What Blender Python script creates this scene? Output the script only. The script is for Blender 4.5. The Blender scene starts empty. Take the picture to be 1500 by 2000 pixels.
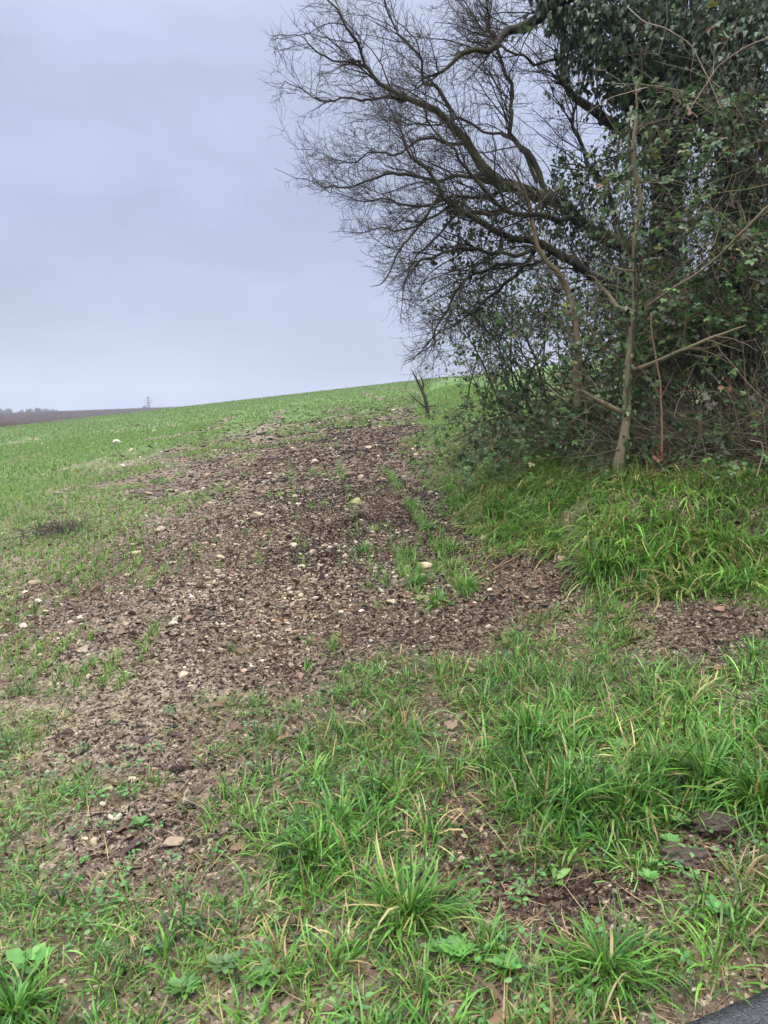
import bpy, math
import numpy as np
rng = np.random.default_rng(11)
scene = bpy.context.scene
R_ = math.radians

# ------------------------------------------------------------------ camera
FPX, HOR = 1428.0, 815.0
PITCH = math.atan((1000 - HOR) / FPX)
CAM = np.array([0.0, 0.0, 1.55])
cd = bpy.data.cameras.new('camera')
cam = bpy.data.objects.new('camera', cd)
scene.collection.objects.link(cam)
cam.location = CAM
cam.rotation_euler = (math.pi / 2 - PITCH, 0, 0)
cd.sensor_fit = 'VERTICAL'
cd.sensor_height = 36.0
cd.lens = 36.0 * FPX / 2000.0
cd.clip_end = 5000
cd.clip_start = 0.05
scene.camera = cam
scene.render.resolution_x, scene.render.resolution_y = 768, 1024

# ------------------------------------------------------------------ light
SUN_EL, SUN_AZ = R_(52), R_(200)
w = bpy.data.worlds.new('World')
scene.world = w
w.use_nodes = True
nt = w.node_tree
nt.nodes.clear()
N = nt.nodes.new
def lk(a, b): nt.links.new(a, b)
out = N('ShaderNodeOutputWorld'); bg = N('ShaderNodeBackground')
sky = N('ShaderNodeTexSky'); sky.sky_type = 'NISHITA'; sky.sun_disc = False
sky.sun_elevation = SUN_EL; sky.sun_rotation = SUN_AZ; sky.dust_density = 2.0
tc = N('ShaderNodeTexCoord'); sep = N('ShaderNodeSeparateXYZ')
lk(tc.outputs['Generated'], sep.inputs[0])
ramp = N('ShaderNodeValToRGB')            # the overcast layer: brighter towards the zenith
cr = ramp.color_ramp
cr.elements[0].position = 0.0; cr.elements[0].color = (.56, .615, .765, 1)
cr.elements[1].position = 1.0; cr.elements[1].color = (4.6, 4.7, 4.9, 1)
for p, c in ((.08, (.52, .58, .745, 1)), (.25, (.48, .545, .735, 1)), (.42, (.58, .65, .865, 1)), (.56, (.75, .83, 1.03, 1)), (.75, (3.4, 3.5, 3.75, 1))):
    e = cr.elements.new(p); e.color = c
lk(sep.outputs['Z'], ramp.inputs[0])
mp = N('ShaderNodeMapping'); mp.inputs['Scale'].default_value = (1.6, 1.6, 5.5)
lk(tc.outputs['Generated'], mp.inputs[0])
nz = N('ShaderNodeTexNoise'); nz.inputs['Scale'].default_value = 1.7; nz.inputs['Detail'].default_value = 6
nz.inputs['Roughness'].default_value = .52; nz.inputs['Distortion'].default_value = .3
lk(mp.outputs[0], nz.inputs['Vector'])
mr = N('ShaderNodeMapRange'); mr.inputs['From Min'].default_value = .3; mr.inputs['From Max'].default_value = .7
mr.inputs['To Min'].default_value = .87; mr.inputs['To Max'].default_value = 1.11
lk(nz.outputs['Fac'], mr.inputs['Value'])
mul = N('ShaderNodeVectorMath'); mul.operation = 'SCALE'
lk(ramp.outputs[0], mul.inputs[0]); lk(mr.outputs[0], mul.inputs['Scale'])
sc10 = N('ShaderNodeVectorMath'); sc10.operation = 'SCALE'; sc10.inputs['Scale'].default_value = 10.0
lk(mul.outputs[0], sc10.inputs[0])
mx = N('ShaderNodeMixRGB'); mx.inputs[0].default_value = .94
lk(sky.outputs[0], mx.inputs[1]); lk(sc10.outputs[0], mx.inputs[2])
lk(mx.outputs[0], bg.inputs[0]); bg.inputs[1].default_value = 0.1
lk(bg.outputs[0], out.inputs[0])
sl = bpy.data.lights.new('sun', 'SUN'); sl.energy = 1.5; sl.angle = R_(20); sl.color = (1, .96, .9)
so = bpy.data.objects.new('sun', sl); scene.collection.objects.link(so)
# Nishita rotation: sun direction measured from +Y clockwise
sd = np.array([math.sin(SUN_AZ) * math.cos(SUN_EL), math.cos(SUN_AZ) * math.cos(SUN_EL), math.sin(SUN_EL)])
import mathutils
so.rotation_euler = mathutils.Vector(sd).to_track_quat('Z', 'Y').to_euler()
so.location = (0, -5, 12)
vs = scene.view_settings
vs.view_transform = 'Standard'; vs.look = 'None'; vs.gamma = 1; vs.use_curve_mapping = False; vs.exposure = 0.08
scene.cycles.max_bounces = 6
scene.cycles.transmission_bounces = 4
scene.cycles.volume_bounces = 0
scene.cycles.use_denoising = True
scene.cycles.sample_clamp_indirect = 4

# ------------------------------------------------------------------ maths
def hsh(ix, iy, seed):
    n = (ix.astype(np.int64) * 374761393 + iy.astype(np.int64) * 668265263 + seed * 974634777) & 0x7fffffff
    n = ((n ^ (n >> 13)) * 1274126177) & 0x7fffffff
    return ((n ^ (n >> 16)) & 0xffff) / 65535.0
def vn(x, y, seed=0):
    x0 = np.floor(x); y0 = np.floor(y); fx = x - x0; fy = y - y0
    fx = fx * fx * (3 - 2 * fx); fy = fy * fy * (3 - 2 * fy)
    a = hsh(x0, y0, seed); b = hsh(x0 + 1, y0, seed); c = hsh(x0, y0 + 1, seed); d = hsh(x0 + 1, y0 + 1, seed)
    return (a * (1 - fx) + b * fx) * (1 - fy) + (c * (1 - fx) + d * fx) * fy
def fbm(x, y, seed=0, o=4):
    s = 0; a = .5; t = 0
    for i in range(o):
        s = s + a * vn(x, y, seed + i * 17); t += a; a *= .5; x = x * 2.03 + 3.1; y = y * 2.03 + 1.7
    return s / t
def sst(x): x = np.clip(x, 0, 1); return x * x * (3 - 2 * x)
def nrm(v): return v / np.maximum(np.linalg.norm(v, axis=-1, keepdims=True), 1e-9)
U = rng.uniform
G = rng.normal

RD0 = np.array([.79, 1.56]); RDU = np.array([.92, .39]); RDU = RDU / np.linalg.norm(RDU); RDN = np.array([-RDU[1], RDU[0]])
def road_d(x, y):   # distance from the road edge, positive on the verge
    return (x - RD0[0]) * RDN[0] + (y - RD0[1]) * RDN[1] + .05 * (vn(x * 3, y * 3, 77) - .5)
def bank_s(x, y):
    xt = np.interp(y, [4.4, 7.5, 12, 16.6, 26, 45, 90], [.98, .72, .95, 1.05, 1.2, 2.8, 8])
    yt = np.interp(x, [1, 2, 3.2], [4.5, 4.45, 4.3])
    return np.minimum(x - xt, y - yt) + .5 * (fbm(x * 1.9, y * 1.9, 5, 3) - .5)
def far_z(x, y):
    f = 1.5 + y * np.interp(y, [120, 350, 600], [-.0205, .0015, .0015]) - np.maximum(0, y - 400) * .02
    f = f + np.clip(x + .525 * y, 0, 170) * .037 * np.clip((y - 170) / 200, 0, 1)
    return np.where(y > 700, -3.0 + 0 * y, f)
def field_z(x, y):
    return .112 * x + .065 * y - .0004 * np.maximum(0, y - 60) ** 2 - .0006 * np.maximum(0, x - 30) ** 2
def is_far(x, y): return (y > 100) & (far_z(x, y) > field_z(x, y) + .05)
def height(x, y, fine=True):
    x = np.asarray(x, float); y = np.asarray(y, float)
    z = field_z(x, y)
    z = z + .42 * sst(bank_s(x, y) / 1.25) * np.clip(1.2 - y / 60, 0, 1)
    z = z + .10 * (fbm(x * .35, y * .35, 3, 2) - .5) * np.clip(y / 6, .2, 1)
    z = np.where(y > 100, np.maximum(z, far_z(x, y)), z)
    if fine:
        near = np.clip(1.6 - y / 25, 0, 1)
        z = z + near * (  .05 * (fbm(x * 5, y * 5, 9, 3) - .5) + .022 * (fbm(x * 26, y * 26, 21, 3) - .5))
        rd = road_d(x, y)
        # wheel rut pressed into the verge, its two tread ridges
        v = (y - 2.10 - .12 * (x - .5)); al = sst((x - .05) / .25) * sst((1.25 - x) / .3)
        z = z - .035 * al * np.exp(-(v / .13) ** 2) + al * .012 * (np.exp(-((v - .03) / .012) ** 2) + np.exp(-((v + .05) / .012) ** 2))
        z = np.where(rd < 0, z - .03 * np.clip(-rd / .05, 0, 1), z)
    return z
FW = np.array([0, math.cos(PITCH), -math.sin(PITCH)]); UP = np.array([0, math.sin(PITCH), math.cos(PITCH)])
def ray(px, py):
    return FW + UP * ((1000 - py) / FPX) + np.array([1, 0, 0]) * ((px - 750) / FPX)
def at(px, py, Y):
    d = ray(px, py); return CAM + d * (Y / d[1])
def ground(px, py):
    d = ray(px, py); d = d / d[1]
    ys = np.concatenate([np.arange(.8, 30, .02), np.arange(30, 400, .5)])
    p = CAM[None] + d[None] * ys[:, None]
    h = height(p[:, 0], p[:, 1], False)
    k = np.argmax(p[:, 2] < h)
    return np.array([p[k, 0], p[k, 1], h[k]])
def project(P):
    r = P - CAM; dep = np.maximum(r @ FW, .05)
    return 750 + FPX * r[..., 0] / dep, 1000 - FPX * (r @ UP) / dep

# how much green stands where (a survey of the ground, 0..9), sampled in the world through project()
GX = np.array([0, 150, 300, 450, 600, 750, 900, 1050, 1200, 1350, 1500.])
GY = np.array([740, 800, 850, 900, 950, 1000, 1060, 1120, 1180, 1240, 1300, 1360, 1420, 1500, 1580, 1660, 1740, 1820, 1900, 2000.])
GM = np.array([[int(c) for c in s] for s in (
    '99999998888', '99998638888', '88864166666', '87631165666', '86421158888', '86531139999', '76420328999',
    '55421343899', '33311323777', '33221226877', '43332678867', '76456788887', '75446778998', '76456889989',
    '76457868988', '86468958847', '97699964467', '98999965788', '99999888888', '99999999986')], float) / 9
def cover(P):
    px, py = project(P)
    fx = np.interp(px, GX, np.arange(len(GX))); fy = np.interp(py, GY, np.arange(len(GY)))
    i = np.minimum(fx.astype(int), len(GX) - 2); j = np.minimum(fy.astype(int), len(GY) - 2)
    a = fx - i; b = fy - j
    wear = 0 * px
    for (mx_, my_, rx_, ry_, am) in ((1090, 1745, 210, 42, 1), (925, 1640, 55, 85, .8), (1370, 1650, 90, 40, 1), (1380, 1230, 150, 55, .85), (265, 1640, 120, 90, .8), (230, 1450, 130, 55, .7), (1040, 1130, 110, 60, .9), (960, 1030, 60, 40, .7), (880, 1470, 45, 40, .5), (690, 1560, 40, 40, .4), (1180, 1370, 50, 30, .4)):
        wear = np.maximum(wear, am * np.exp(-(((px - mx_) / rx_) ** 2 + ((py - my_) / ry_) ** 2) ** 1.5))
    return (1 - .92 * wear) * _cover(i, j, a, b)
def _cover(i, j, a, b):
    return (GM[j, i] * (1 - a) + GM[j, i + 1] * a) * (1 - b) + (GM[j + 1, i] * (1 - a) + GM[j + 1, i + 1] * a) * b
def is_verge(x, y):   # rough grass of the verge and the bank, as opposed to the sown field
    P = np.stack([x, y, height(x, y, False)], -1)
    px, py = project(P)
    lim = np.interp(px, [0, 480, 650, 900, 1000, 1150], [1330, 1370, 1290, 1240, 1210, 1120])
    return (py > lim) | (bank_s(x, y) > -.05) | ((x > 1.2) & (y < 4.6))

# ------------------------------------------------------------------ mesh helpers
col = scene.collection
def build(name, V, faces, mat, tint=None, parent=None, smooth=True, extra=None):
    if not isinstance(faces, list): faces = [faces]
    faces = [f for f in faces if len(f)]
    me = bpy.data.meshes.new(name)
    V = np.ascontiguousarray(V, np.float32)
    me.vertices.add(len(V)); me.vertices.foreach_set('co', V.ravel())
    idx = np.concatenate([f.ravel() for f in faces]).astype(np.int32)
    cnt = np.concatenate([np.full(len(f), f.shape[1]) for f in faces]).astype(np.int32)
    me.loops.add(len(idx)); me.loops.foreach_set('vertex_index', idx)
    me.polygons.add(len(cnt))
    st = np.zeros(len(cnt), np.int32); st[1:] = np.cumsum(cnt)[:-1]
    me.polygons.foreach_set('loop_start', st)
    me.polygons.foreach_set('use_smooth', np.full(len(cnt), smooth))
    me.update(calc_edges=True)
    if tint is not None:
        a = me.color_attributes.new('tint', 'FLOAT_COLOR', 'POINT')
        c = np.ones((len(V), 4), np.float32); c[:, :3] = tint
        a.data.foreach_set('color', c.ravel())
    for k, v in (extra or {}).items():
        a = me.color_attributes.new(k, 'FLOAT_COLOR', 'POINT')
        c = np.ones((len(V), 4), np.float32); c[:, :3] = v
        a.data.foreach_set('color', c.ravel())
    me.materials.append(mat)
    o = bpy.data.objects.new(name, me); col.objects.link(o)
    if parent is not None: o.parent = parent
    return o
def tag(o, label=None, cat=None, group=None, kind=None):
    if label: o['label'] = label
    if cat: o['category'] = cat
    if group: o['group'] = group
    if kind: o['kind'] = kind
    return o
def empty(name, loc=(0, 0, 0)):
    o = bpy.data.objects.new(name, None); o.empty_display_size = .1
    col.objects.link(o); return o
class Bag:
    """collects shapes that belong to one mesh"""
    def __init__(s): s.V = []; s.F = {3: [], 4: []}; s.C = []; s.n = 0
    def add(s, V, F, c):
        V = V.reshape(-1, 3); s.V.append(V)
        if not isinstance(F, list): F = [F]
        for f in F:
            if len(f): s.F[f.shape[1]].append(f + s.n)
        s.C.append(np.broadcast_to(c, V.shape).astype(np.float32)); s.n += len(V)
    def build(s, name, mat, parent=None, smooth=True):
        if not s.V: return None
        return build(name, np.concatenate(s.V), [np.concatenate(f) for f in s.F.values() if f], mat, np.concatenate(s.C), parent, smooth)
def blades(b, base, az, L, lean, curv, wd, c, S=5, twist=.6):
    n = len(base); t = np.linspace(0, 1, S + 1)
    th = lean[:, None] + curv[:, None] * t[None] ** 1.3
    kk_ = np.where(U(0, 1, (n, 1)) < .3, G(0, .8, (n, 1)), 0) * (t[None] > U(.3, .8, (n, 1)))
    th = np.clip(th + np.abs(kk_), None, 2.7)
    st = (L / S)[:, None]
    r = np.concatenate([np.zeros((n, 1)), np.cumsum(np.sin(th[:, 1:]) * st, 1)], 1)
    z = np.concatenate([np.zeros((n, 1)), np.cumsum(np.cos(th[:, 1:]) * st, 1)], 1)
    az2 = az[:, None] + G(0, .25, (n, 1)) * t[None]
    P = np.stack([base[:, None, 0] + r * np.cos(az2), base[:, None, 1] + r * np.sin(az2), base[:, None, 2] + z], -1)
    tw = (U(-1, 1, (n, 1)) * twist) * t[None]
    side = np.stack([-np.sin(az2) * np.cos(tw), np.cos(az2) * np.cos(tw), np.sin(tw)], -1)
    prof = np.array([.75, 1, 1, .9, .6, .05]) if S == 5 else np.interp(t, [0, .4, .8, 1], [.8, 1, .7, .05])
    h = side * (wd[:, None] * prof[None] * .5)[..., None]
    V = np.stack([P - h, P + h], 2).reshape(n, -1, 3)          # n,(S+1)*2
    q = np.array([[2 * k, 2 * k + 1, 2 * k + 3, 2 * k + 2] for k in range(S)])
    F = (q[None] + (np.arange(n) * (S + 1) * 2)[:, None, None]).reshape(-1, 4)
    b.add(V, F, np.repeat(c, (S + 1) * 2, 0))
def tubes(b, P, R, c, M=4):
    n, K, _ = P.shape
    T = np.gradient(P, axis=1); T = nrm(T)
    ref = np.where(np.abs(T.mean(1))[:, 2:3] > .8, np.array([[1., 0, 0]]), np.array([[0, 0, 1.]]))
    A = nrm(np.cross(T, ref[:, None, :])); B = np.cross(T, A)
    a = np.arange(M) / M * 2 * math.pi
    V = P[:, :, None] + R[:, :, None, None] * (np.cos(a)[None, None, :, None] * A[:, :, None] + np.sin(a)[None, None, :, None] * B[:, :, None])
    q = []
    for k in range(K - 1):
        for m in range(M):
            q.append([k * M + m, k * M + (m + 1) % M, (k + 1) * M + (m + 1) % M, (k + 1) * M + m])
    F = (np.array(q)[None] + (np.arange(n) * K * M)[:, None, None]).reshape(-1, 4)
    c = np.broadcast_to(c, (n, 3))
    b.add(V, F, np.repeat(c, K * M, 0))
def grow(P0, D0, L, K, wig, trop):
    P = [P0]; D = nrm(D0)
    for k in range(K - 1):
        D = nrm(D + G(0, wig, P0.shape) + np.asarray(trop) / (K - 1))
        P.append(P[-1] + D * (L / (K - 1))[:, None])
    return np.stack(P, 1)
def kids(P, R, per, t0, t1, a0, a1, bias=(0, 0, 0)):
    n, K, _ = P.shape
    ix = np.repeat(np.arange(n), per); m = len(ix)
    t = U(t0, t1, m) * (K - 1); k = np.minimum(t.astype(int), K - 2); f = (t - k)[:, None]
    p = P[ix, k] * (1 - f) + P[ix, k + 1] * f
    T = nrm(P[ix, k + 1] - P[ix, k]); r = R[ix, k] * (1 - f[:, 0]) + R[ix, k + 1] * f[:, 0]
    perp = G(0, 1, (m, 3)) + np.asarray(bias); perp = nrm(perp - (perp * T).sum(1, keepdims=True) * T)
    a = U(a0, a1, m)[:, None]
    return p, T * np.cos(a) + perp * np.sin(a), r, t / (K - 1), ix
def spline(pts, K):
    pts = np.asarray(pts, float); d = np.r_[0, np.cumsum(np.linalg.norm(np.diff(pts, axis=0), axis=1))]
    s = np.linspace(0, d[-1], K * 6)
    q = np.stack([np.interp(s, d, pts[:, i]) for i in range(pts.shape[1])], 1)
    ker = np.ones(9) / 9
    pad = np.concatenate([q[:1] + (q[:1] - q[4:0:-1]), q, q[-1:] + (q[-1:] - q[-2:-6:-1])])
    q2 = np.stack([np.convolve(pad[:, i], ker, 'valid') for i in range(pts.shape[1])], 1)
    return q2[np.linspace(0, len(q2) - 1, K).astype(int)]
def basis(d, n):
    y = nrm(d); z = nrm(n - (n * y).sum(1, keepdims=True) * y); x = np.cross(y, z)
    return np.stack([x, y, z], -1)
def place(b, tv, tf, pos, Rm, s, c):
    n = len(pos)
    s = np.asarray(s); s = s[:, None, None] if s.ndim == 1 else s[:, None, :]
    V = np.einsum('nij,nkj->nki', Rm, tv[None] * s) + pos[:, None]
    F = (tf[None] + (np.arange(n) * len(tv))[:, None, None]).reshape(-1, tf.shape[1])
    b.add(V, F, np.repeat(np.broadcast_to(c, (n, 3)), len(tv), 0))
# leaf templates, all along +Y with unit length
LF_OV = (np.array([[0, 0, 0], [-.3, .3, .07], [0, .35, 0], [.3, .3, .07], [-.27, .68, .03], [0, .7, -.03], [.27, .68, .03], [0, 1, -.12]]),
         np.array([[0, 2, 1, 0], [0, 3, 2, 0], [1, 2, 5, 4], [2, 3, 6, 5], [4, 5, 7, 4], [5, 6, 7, 5]]))
LF_OV = (LF_OV[0], np.array([[0, 2, 1], [0, 3, 2], [1, 2, 5], [1, 5, 4], [2, 3, 6], [2, 6, 5], [4, 5, 7], [5, 6, 7]]))
iv = [[0, 0, 0], [-.28, -.08, .02], [-.52, .22, .05], [-.27, .38, .0], [-.33, .62, -.02], [0, 1, -.12], [.33, .62, -.02], [.27, .38, 0], [.52, .22, .05], [.28, -.08, .02], [0, .35, -.02]]
LF_IVY = (np.array(iv), np.array([[10, i, (i + 1) % 10] for i in range(10)]))
LF_FLAKE = (np.array([[0, -.5, .05], [-.35, -.1, .1], [.3, -.2, .0], [-.2, .45, -.02], [.33, .35, .12], [0, 0, -.06]]),
            np.array([[5, 0, 2], [5, 2, 4], [5, 4, 3], [5, 3, 1], [5, 1, 0]]))
def ico(sub=1):
    import bmesh
    bm = bmesh.new(); bmesh.ops.create_icosphere(bm, subdivisions=sub, radius=.5)
    V = np.array([v.co[:] for v in bm.verts]); F = np.array([[v.index for v in f.verts] for f in bm.faces]); bm.free()
    return V, F
IC1 = ico(1); IC3 = ico(3)
def pick(cols, n, p=None, j=.15):
    cols = np.array(cols, float); c = cols[rng.choice(len(cols), n, p=p)]
    return np.clip(c * (1 + G(0, j, (n, 1))) * (1 + G(0, .05, (n, 3))), .004, .95)

# ------------------------------------------------------------------ materials
def mat_new(name):
    m = bpy.data.materials.new(name); m.use_nodes = True; m.node_tree.nodes.clear(); return m
def leafy(name, rough=.4, trans=.3, spec=.5, vein=False):
    m = mat_new(name); t = m.node_tree; n = t.nodes.new
    o = n('ShaderNodeOutputMaterial'); p = n('ShaderNodeBsdfPrincipled'); a = n('ShaderNodeAttribute'); a.attribute_name = 'tint'
    p.inputs['Roughness'].default_value = rough; p.inputs['Specular IOR Level'].default_value = spec
    tx = n('ShaderNodeTexNoise'); tx.inputs['Scale'].default_value = 60; tx.inputs['Detail'].default_value = 2
    g = n('ShaderNodeNewGeometry'); t.links.new(g.outputs['Position'], tx.inputs['Vector'])
    r = n('ShaderNodeMapRange'); r.inputs['To Min'].default_value = .7; r.inputs['To Max'].default_value = 1.3; t.links.new(tx.outputs['Fac'], r.inputs['Value'])
    s = n('ShaderNodeVectorMath'); s.operation = 'SCALE'; t.links.new(a.outputs['Color'], s.inputs[0]); t.links.new(r.outputs[0], s.inputs['Scale'])
    t.links.new(s.outputs[0], p.inputs['Base Color'])
    if trans > 0:
        tr = n('ShaderNodeBsdfTranslucent'); mx = n('ShaderNodeMixShader'); mx.inputs[0].default_value = trans
        t.links.new(s.outputs[0], tr.inputs[0]); t.links.new(p.outputs[0], mx.inputs[1]); t.links.new(tr.outputs[0], mx.inputs[2]); t.links.new(mx.outputs[0], o.inputs[0])
    else: t.links.new(p.outputs[0], o.inputs[0])
    return m
def barky(name, c0, c1, moss, mossamt=.5, sc=18, bump=.6):
    m = mat_new(name); t = m.node_tree; n = t.nodes.new; L = t.links.new
    o = n('ShaderNodeOutputMaterial'); p = n('ShaderNodeBsdfPrincipled'); p.inputs['Roughness'].default_value = .75
    g = n('ShaderNodeNewGeometry'); mp = n('ShaderNodeMapping'); mp.inputs['Scale'].default_value = (1, 1, .35)
    L(g.outputs['Position'], mp.inputs[0])
    t1 = n('ShaderNodeTexNoise'); t1.inputs['Scale'].default_value = sc * 3; t1.inputs['Detail'].default_value = 5; L(mp.outputs[0], t1.inputs['Vector'])
    t2 = n('ShaderNodeTexNoise'); t2.inputs['Scale'].default_value = 4; t2.inputs['Detail'].default_value = 4; L(g.outputs['Position'], t2.inputs['Vector'])
    m1 = n('ShaderNodeMixRGB'); m1.inputs[1].default_value = (*c0, 1); m1.inputs[2].default_value = (*c1, 1); L(t1.outputs['Fac'], m1.inputs[0])
    r = n('ShaderNodeMapRange'); r.inputs['From Min'].default_value = .62 - .25 * mossamt; r.inputs['From Max'].default_value = .75 - .2 * mossamt; L(t2.outputs['Fac'], r.inputs['Value'])
    m2 = n('ShaderNodeMixRGB'); m2.inputs[2].default_value = (*moss, 1); L(m1.outputs[0], m2.inputs[1]); L(r.outputs[0], m2.inputs[0])
    L(m2.outputs[0], p.inputs['Base Color'])
    b = n('ShaderNodeBump'); b.inputs['Strength'].default_value = bump; b.inputs['Distance'].default_value = .01; L(t1.outputs['Fac'], b.inputs['Height']); L(b.outputs[0], p.inputs['Normal'])
    L(p.outputs[0], o.inputs[0]); return m
M_GRASS = leafy('grass blade', .30, .32, .42)
M_LEAF = leafy('bramble leaf', .42, .25, .5)
M_IVY = leafy('ivy leaf', .36, .1, .45)
M_LITTER = leafy('dead leaf', .5, .08, .22)
M_TWIG = leafy('twig', .7, 0, .3)
M_STONE = leafy('limestone', .8, 0, .25)
M_BARK = barky('dark mossy bark', (.008, .0065, .005), (.026, .021, .015), (.052, .054, .013), .7, 18, 1.0)
M_PALE = barky('pale sapling bark', (.10, .078, .042), (.25, .19, .11), (.12, .13, .06), .3, 22, .5)

def ground_material():
    m = mat_new('soil'); t = m.node_tree; n = t.nodes.new; L = t.links.new
    o = n('ShaderNodeOutputMaterial'); p = n('ShaderNodeBsdfPrincipled'); p.inputs['Specular IOR Level'].default_value = .12
    g = n('ShaderNodeNewGeometry'); a = n('ShaderNodeAttribute'); a.attribute_name = 'tint'
    sp = n('ShaderNodeSeparateColor'); L(a.outputs['Color'], sp.inputs[0])
    def noise(sc, det=4, ro=.6):
        q = n('ShaderNodeTexNoise'); q.inputs['Scale'].default_value = sc; q.inputs['Detail'].default_value = det; q.inputs['Roughness'].default_value = ro
        L(g.outputs['Position'], q.inputs['Vector']); return q.outputs['Fac']
    def mix(f, c1, c2, ty='MIX'):
        q = n('ShaderNodeMixRGB'); q.blend_type = ty
        for s, c in ((1, c1), (2, c2)):
            if isinstance(c, tuple): q.inputs[s].default_value = (*c, 1)
            else: L(c, q.inputs[s])
        if isinstance(f, float): q.inputs[0].default_value = f
        else: L(f, q.inputs[0])
        return q.outputs[0]
    def rng_(v, a0, a1, b0=0., b1=1.):
        q = n('ShaderNodeMapRange'); L(v, q.inputs['Value'])
        for k, x in (('From Min', a0), ('From Max', a1), ('To Min', b0), ('To Max', b1)): q.inputs[k].default_value = x
        return q.outputs[0]
    vo = n('ShaderNodeTexVoronoi'); vo.inputs['Scale'].default_value = 55; L(g.outputs['Position'], vo.inputs['Vector'])
    vb = n('ShaderNodeTexVoronoi'); vb.inputs['Scale'].default_value = 95; L(g.outputs['Position'], vb.inputs['Vector'])
    sv = n('ShaderNodeSeparateColor'); L(vo.outputs['Color'], sv.inputs[0])
    sb = n('ShaderNodeSeparateColor'); L(vb.outputs['Color'], sb.inputs[0])
    mud = mix(rng_(noise(1.8, 5, .65), .40, .60), (.030, .019, .012), (.105, .070, .043))
    mud = mix(rng_(noise(60, 5), .35, .7), mud, (.15, .115, .078))
    # flecks of dead leaf and chips of stone, each with its own tone
    mud = mix(rng_(sv.outputs[0], .55, .6), mud, mix(sv.outputs[1], (.045, .028, .024), (.22, .16, .12)))
    mud = mix(rng_(sb.outputs[0], .86, .9), mud, (.40, .32, .22))
    stony = mix(rng_(sv.outputs[2], .2, .9), mud, (.36, .29, .21))
    base = mix(sp.outputs[1], mud, stony)
    # grass cover: fine speckle close by, plain turf tone farther off
    green = mix(noise(25, 6, .7), (.045, .10, .018), (.13, .24, .05))
    green = mix(rng_(noise(1.3, 5), .45, .75), green, (.16, .21, .07))
    gm = n('ShaderNodeMath'); gm.operation = 'ADD'; L(sp.outputs[0], gm.inputs[0]); L(rng_(noise(14, 6, .75), 0, 1, -.45, .45), gm.inputs[1])
    base = mix(rng_(gm.outputs[0], .45, .6), base, green)
    base = mix(sp.outputs[2], base, mix(noise(.3), (.10, .07, .05), (.09, .11, .05)))
    L(base, p.inputs['Base Color'])
    L(rng_(noise(3), .3, .7, .45, .85), p.inputs['Roughness'])
    hb = n('ShaderNodeMath'); hb.operation = 'ADD'; L(noise(45, 8, .7), hb.inputs[0]); L(vo.outputs['Distance'], hb.inputs[1])
    b = n('ShaderNodeBump'); b.inputs['Strength'].default_value = .8; b.inputs['Distance'].default_value = .012
    L(hb.outputs[0], b.inputs['Height']); L(b.outputs[0], p.inputs['Normal'])
    L(p.outputs[0], o.inputs[0]); return m
def asphalt_material():
    m = mat_new('asphalt'); t = m.node_tree; n = t.nodes.new; L = t.links.new
    o = n('ShaderNodeOutputMaterial'); p = n('ShaderNodeBsdfPrincipled'); g = n('ShaderNodeNewGeometry')
    v = n('ShaderNodeTexVoronoi'); v.inputs['Scale'].default_value = 230; L(g.outputs['Position'], v.inputs['Vector'])
    r = n('ShaderNodeValToRGB'); r.color_ramp.elements[0].color = (.010, .011, .013, 1); r.color_ramp.elements[1].color = (.05, .05, .055, 1)
    s = n('ShaderNodeSeparateColor'); L(v.outputs['Color'], s.inputs[0]); L(s.outputs[0], r.inputs[0]); L(r.outputs[0], p.inputs['Base Color'])
    p.inputs['Roughness'].default_value = .35
    b = n('ShaderNodeBump'); b.inputs['Strength'].default_value = .6; b.inputs['Distance'].default_value = .003; b.invert = True
    L(v.outputs['Distance'], b.inputs['Height']); L(b.outputs[0], p.inputs['Normal']); L(p.outputs[0], o.inputs[0]); return m

# ------------------------------------------------------------------ ground
def axis(lo, hi, near, step, n_out):
    a = np.arange(near[0], near[1], step)
    k = np.linspace(0, 1, n_out + 1)[1:]
    f = lambda span: step * n_out * k + (span - step * n_out) * k ** 4
    return np.r_[(near[0] - f(near[0] - lo))[::-1], a, (a[-1] + f(hi - a[-1]))]
xs = axis(-800, 500, (-3.4, 4.2), .018, 190)
ys = axis(-40, 980, (.4, 9.0), .018, 330)
# keep the back side short
XX, YY = np.meshgrid(xs, ys)
ZZ = height(XX, YY)
P = np.stack([XX, YY, ZZ], -1).reshape(-1, 3)
cv = cover(P); cv = np.where(P[:, 1] < .8, .8, cv)
px_, py_ = project(P)
stn = np.clip(fbm(P[:, 0] * .8, P[:, 1] * .8, 31, 3) * 2.2 - .75, 0, 1) * np.interp(px_, [0, 350, 700, 900], [1, .8, .35, .0])
stn = np.maximum(stn, np.exp(-((px_ - 260) / 130) ** 2 - ((py_ - 1630) / 90) ** 2) * .7)
# pale stony tramlines and drill gaps across the farther field
e1 = np.abs(((P[:, 0] + .105 * P[:, 1]) / 2.6) % 1 - .5)
line = np.clip((fbm(P[:, 0] * .25, P[:, 1] * .06, 51, 3) - .48) * 6, 0, 1) * (e1 < .12) * (P[:, 1] > 14)
cross = np.zeros(len(P))
for (a0, b0), (a1, b1) in (((280, 860), (480, 828)), ((340, 850), (700, 795)), ((0, 868), (150, 852)), ((210, 843), (330, 826)), ((0, 880), (130, 862))):
    A = ground(a0, b0)[:2]; B = ground(a1, b1)[:2]; d = B - A; ln = np.linalg.norm(d); d /= ln
    r = P[:, :2] - A; s = r @ d; q = np.abs(r[:, 0] * d[1] - r[:, 1] * d[0])
    wdt = .25 + .012 * P[:, 1]
    cross = np.maximum(cross, np.clip(1.4 - q / wdt, 0, 1) * (s > 0) * (s < ln) * (fbm(P[:, 0] * .7, P[:, 1] * .7, 61, 2) > .42))
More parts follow.
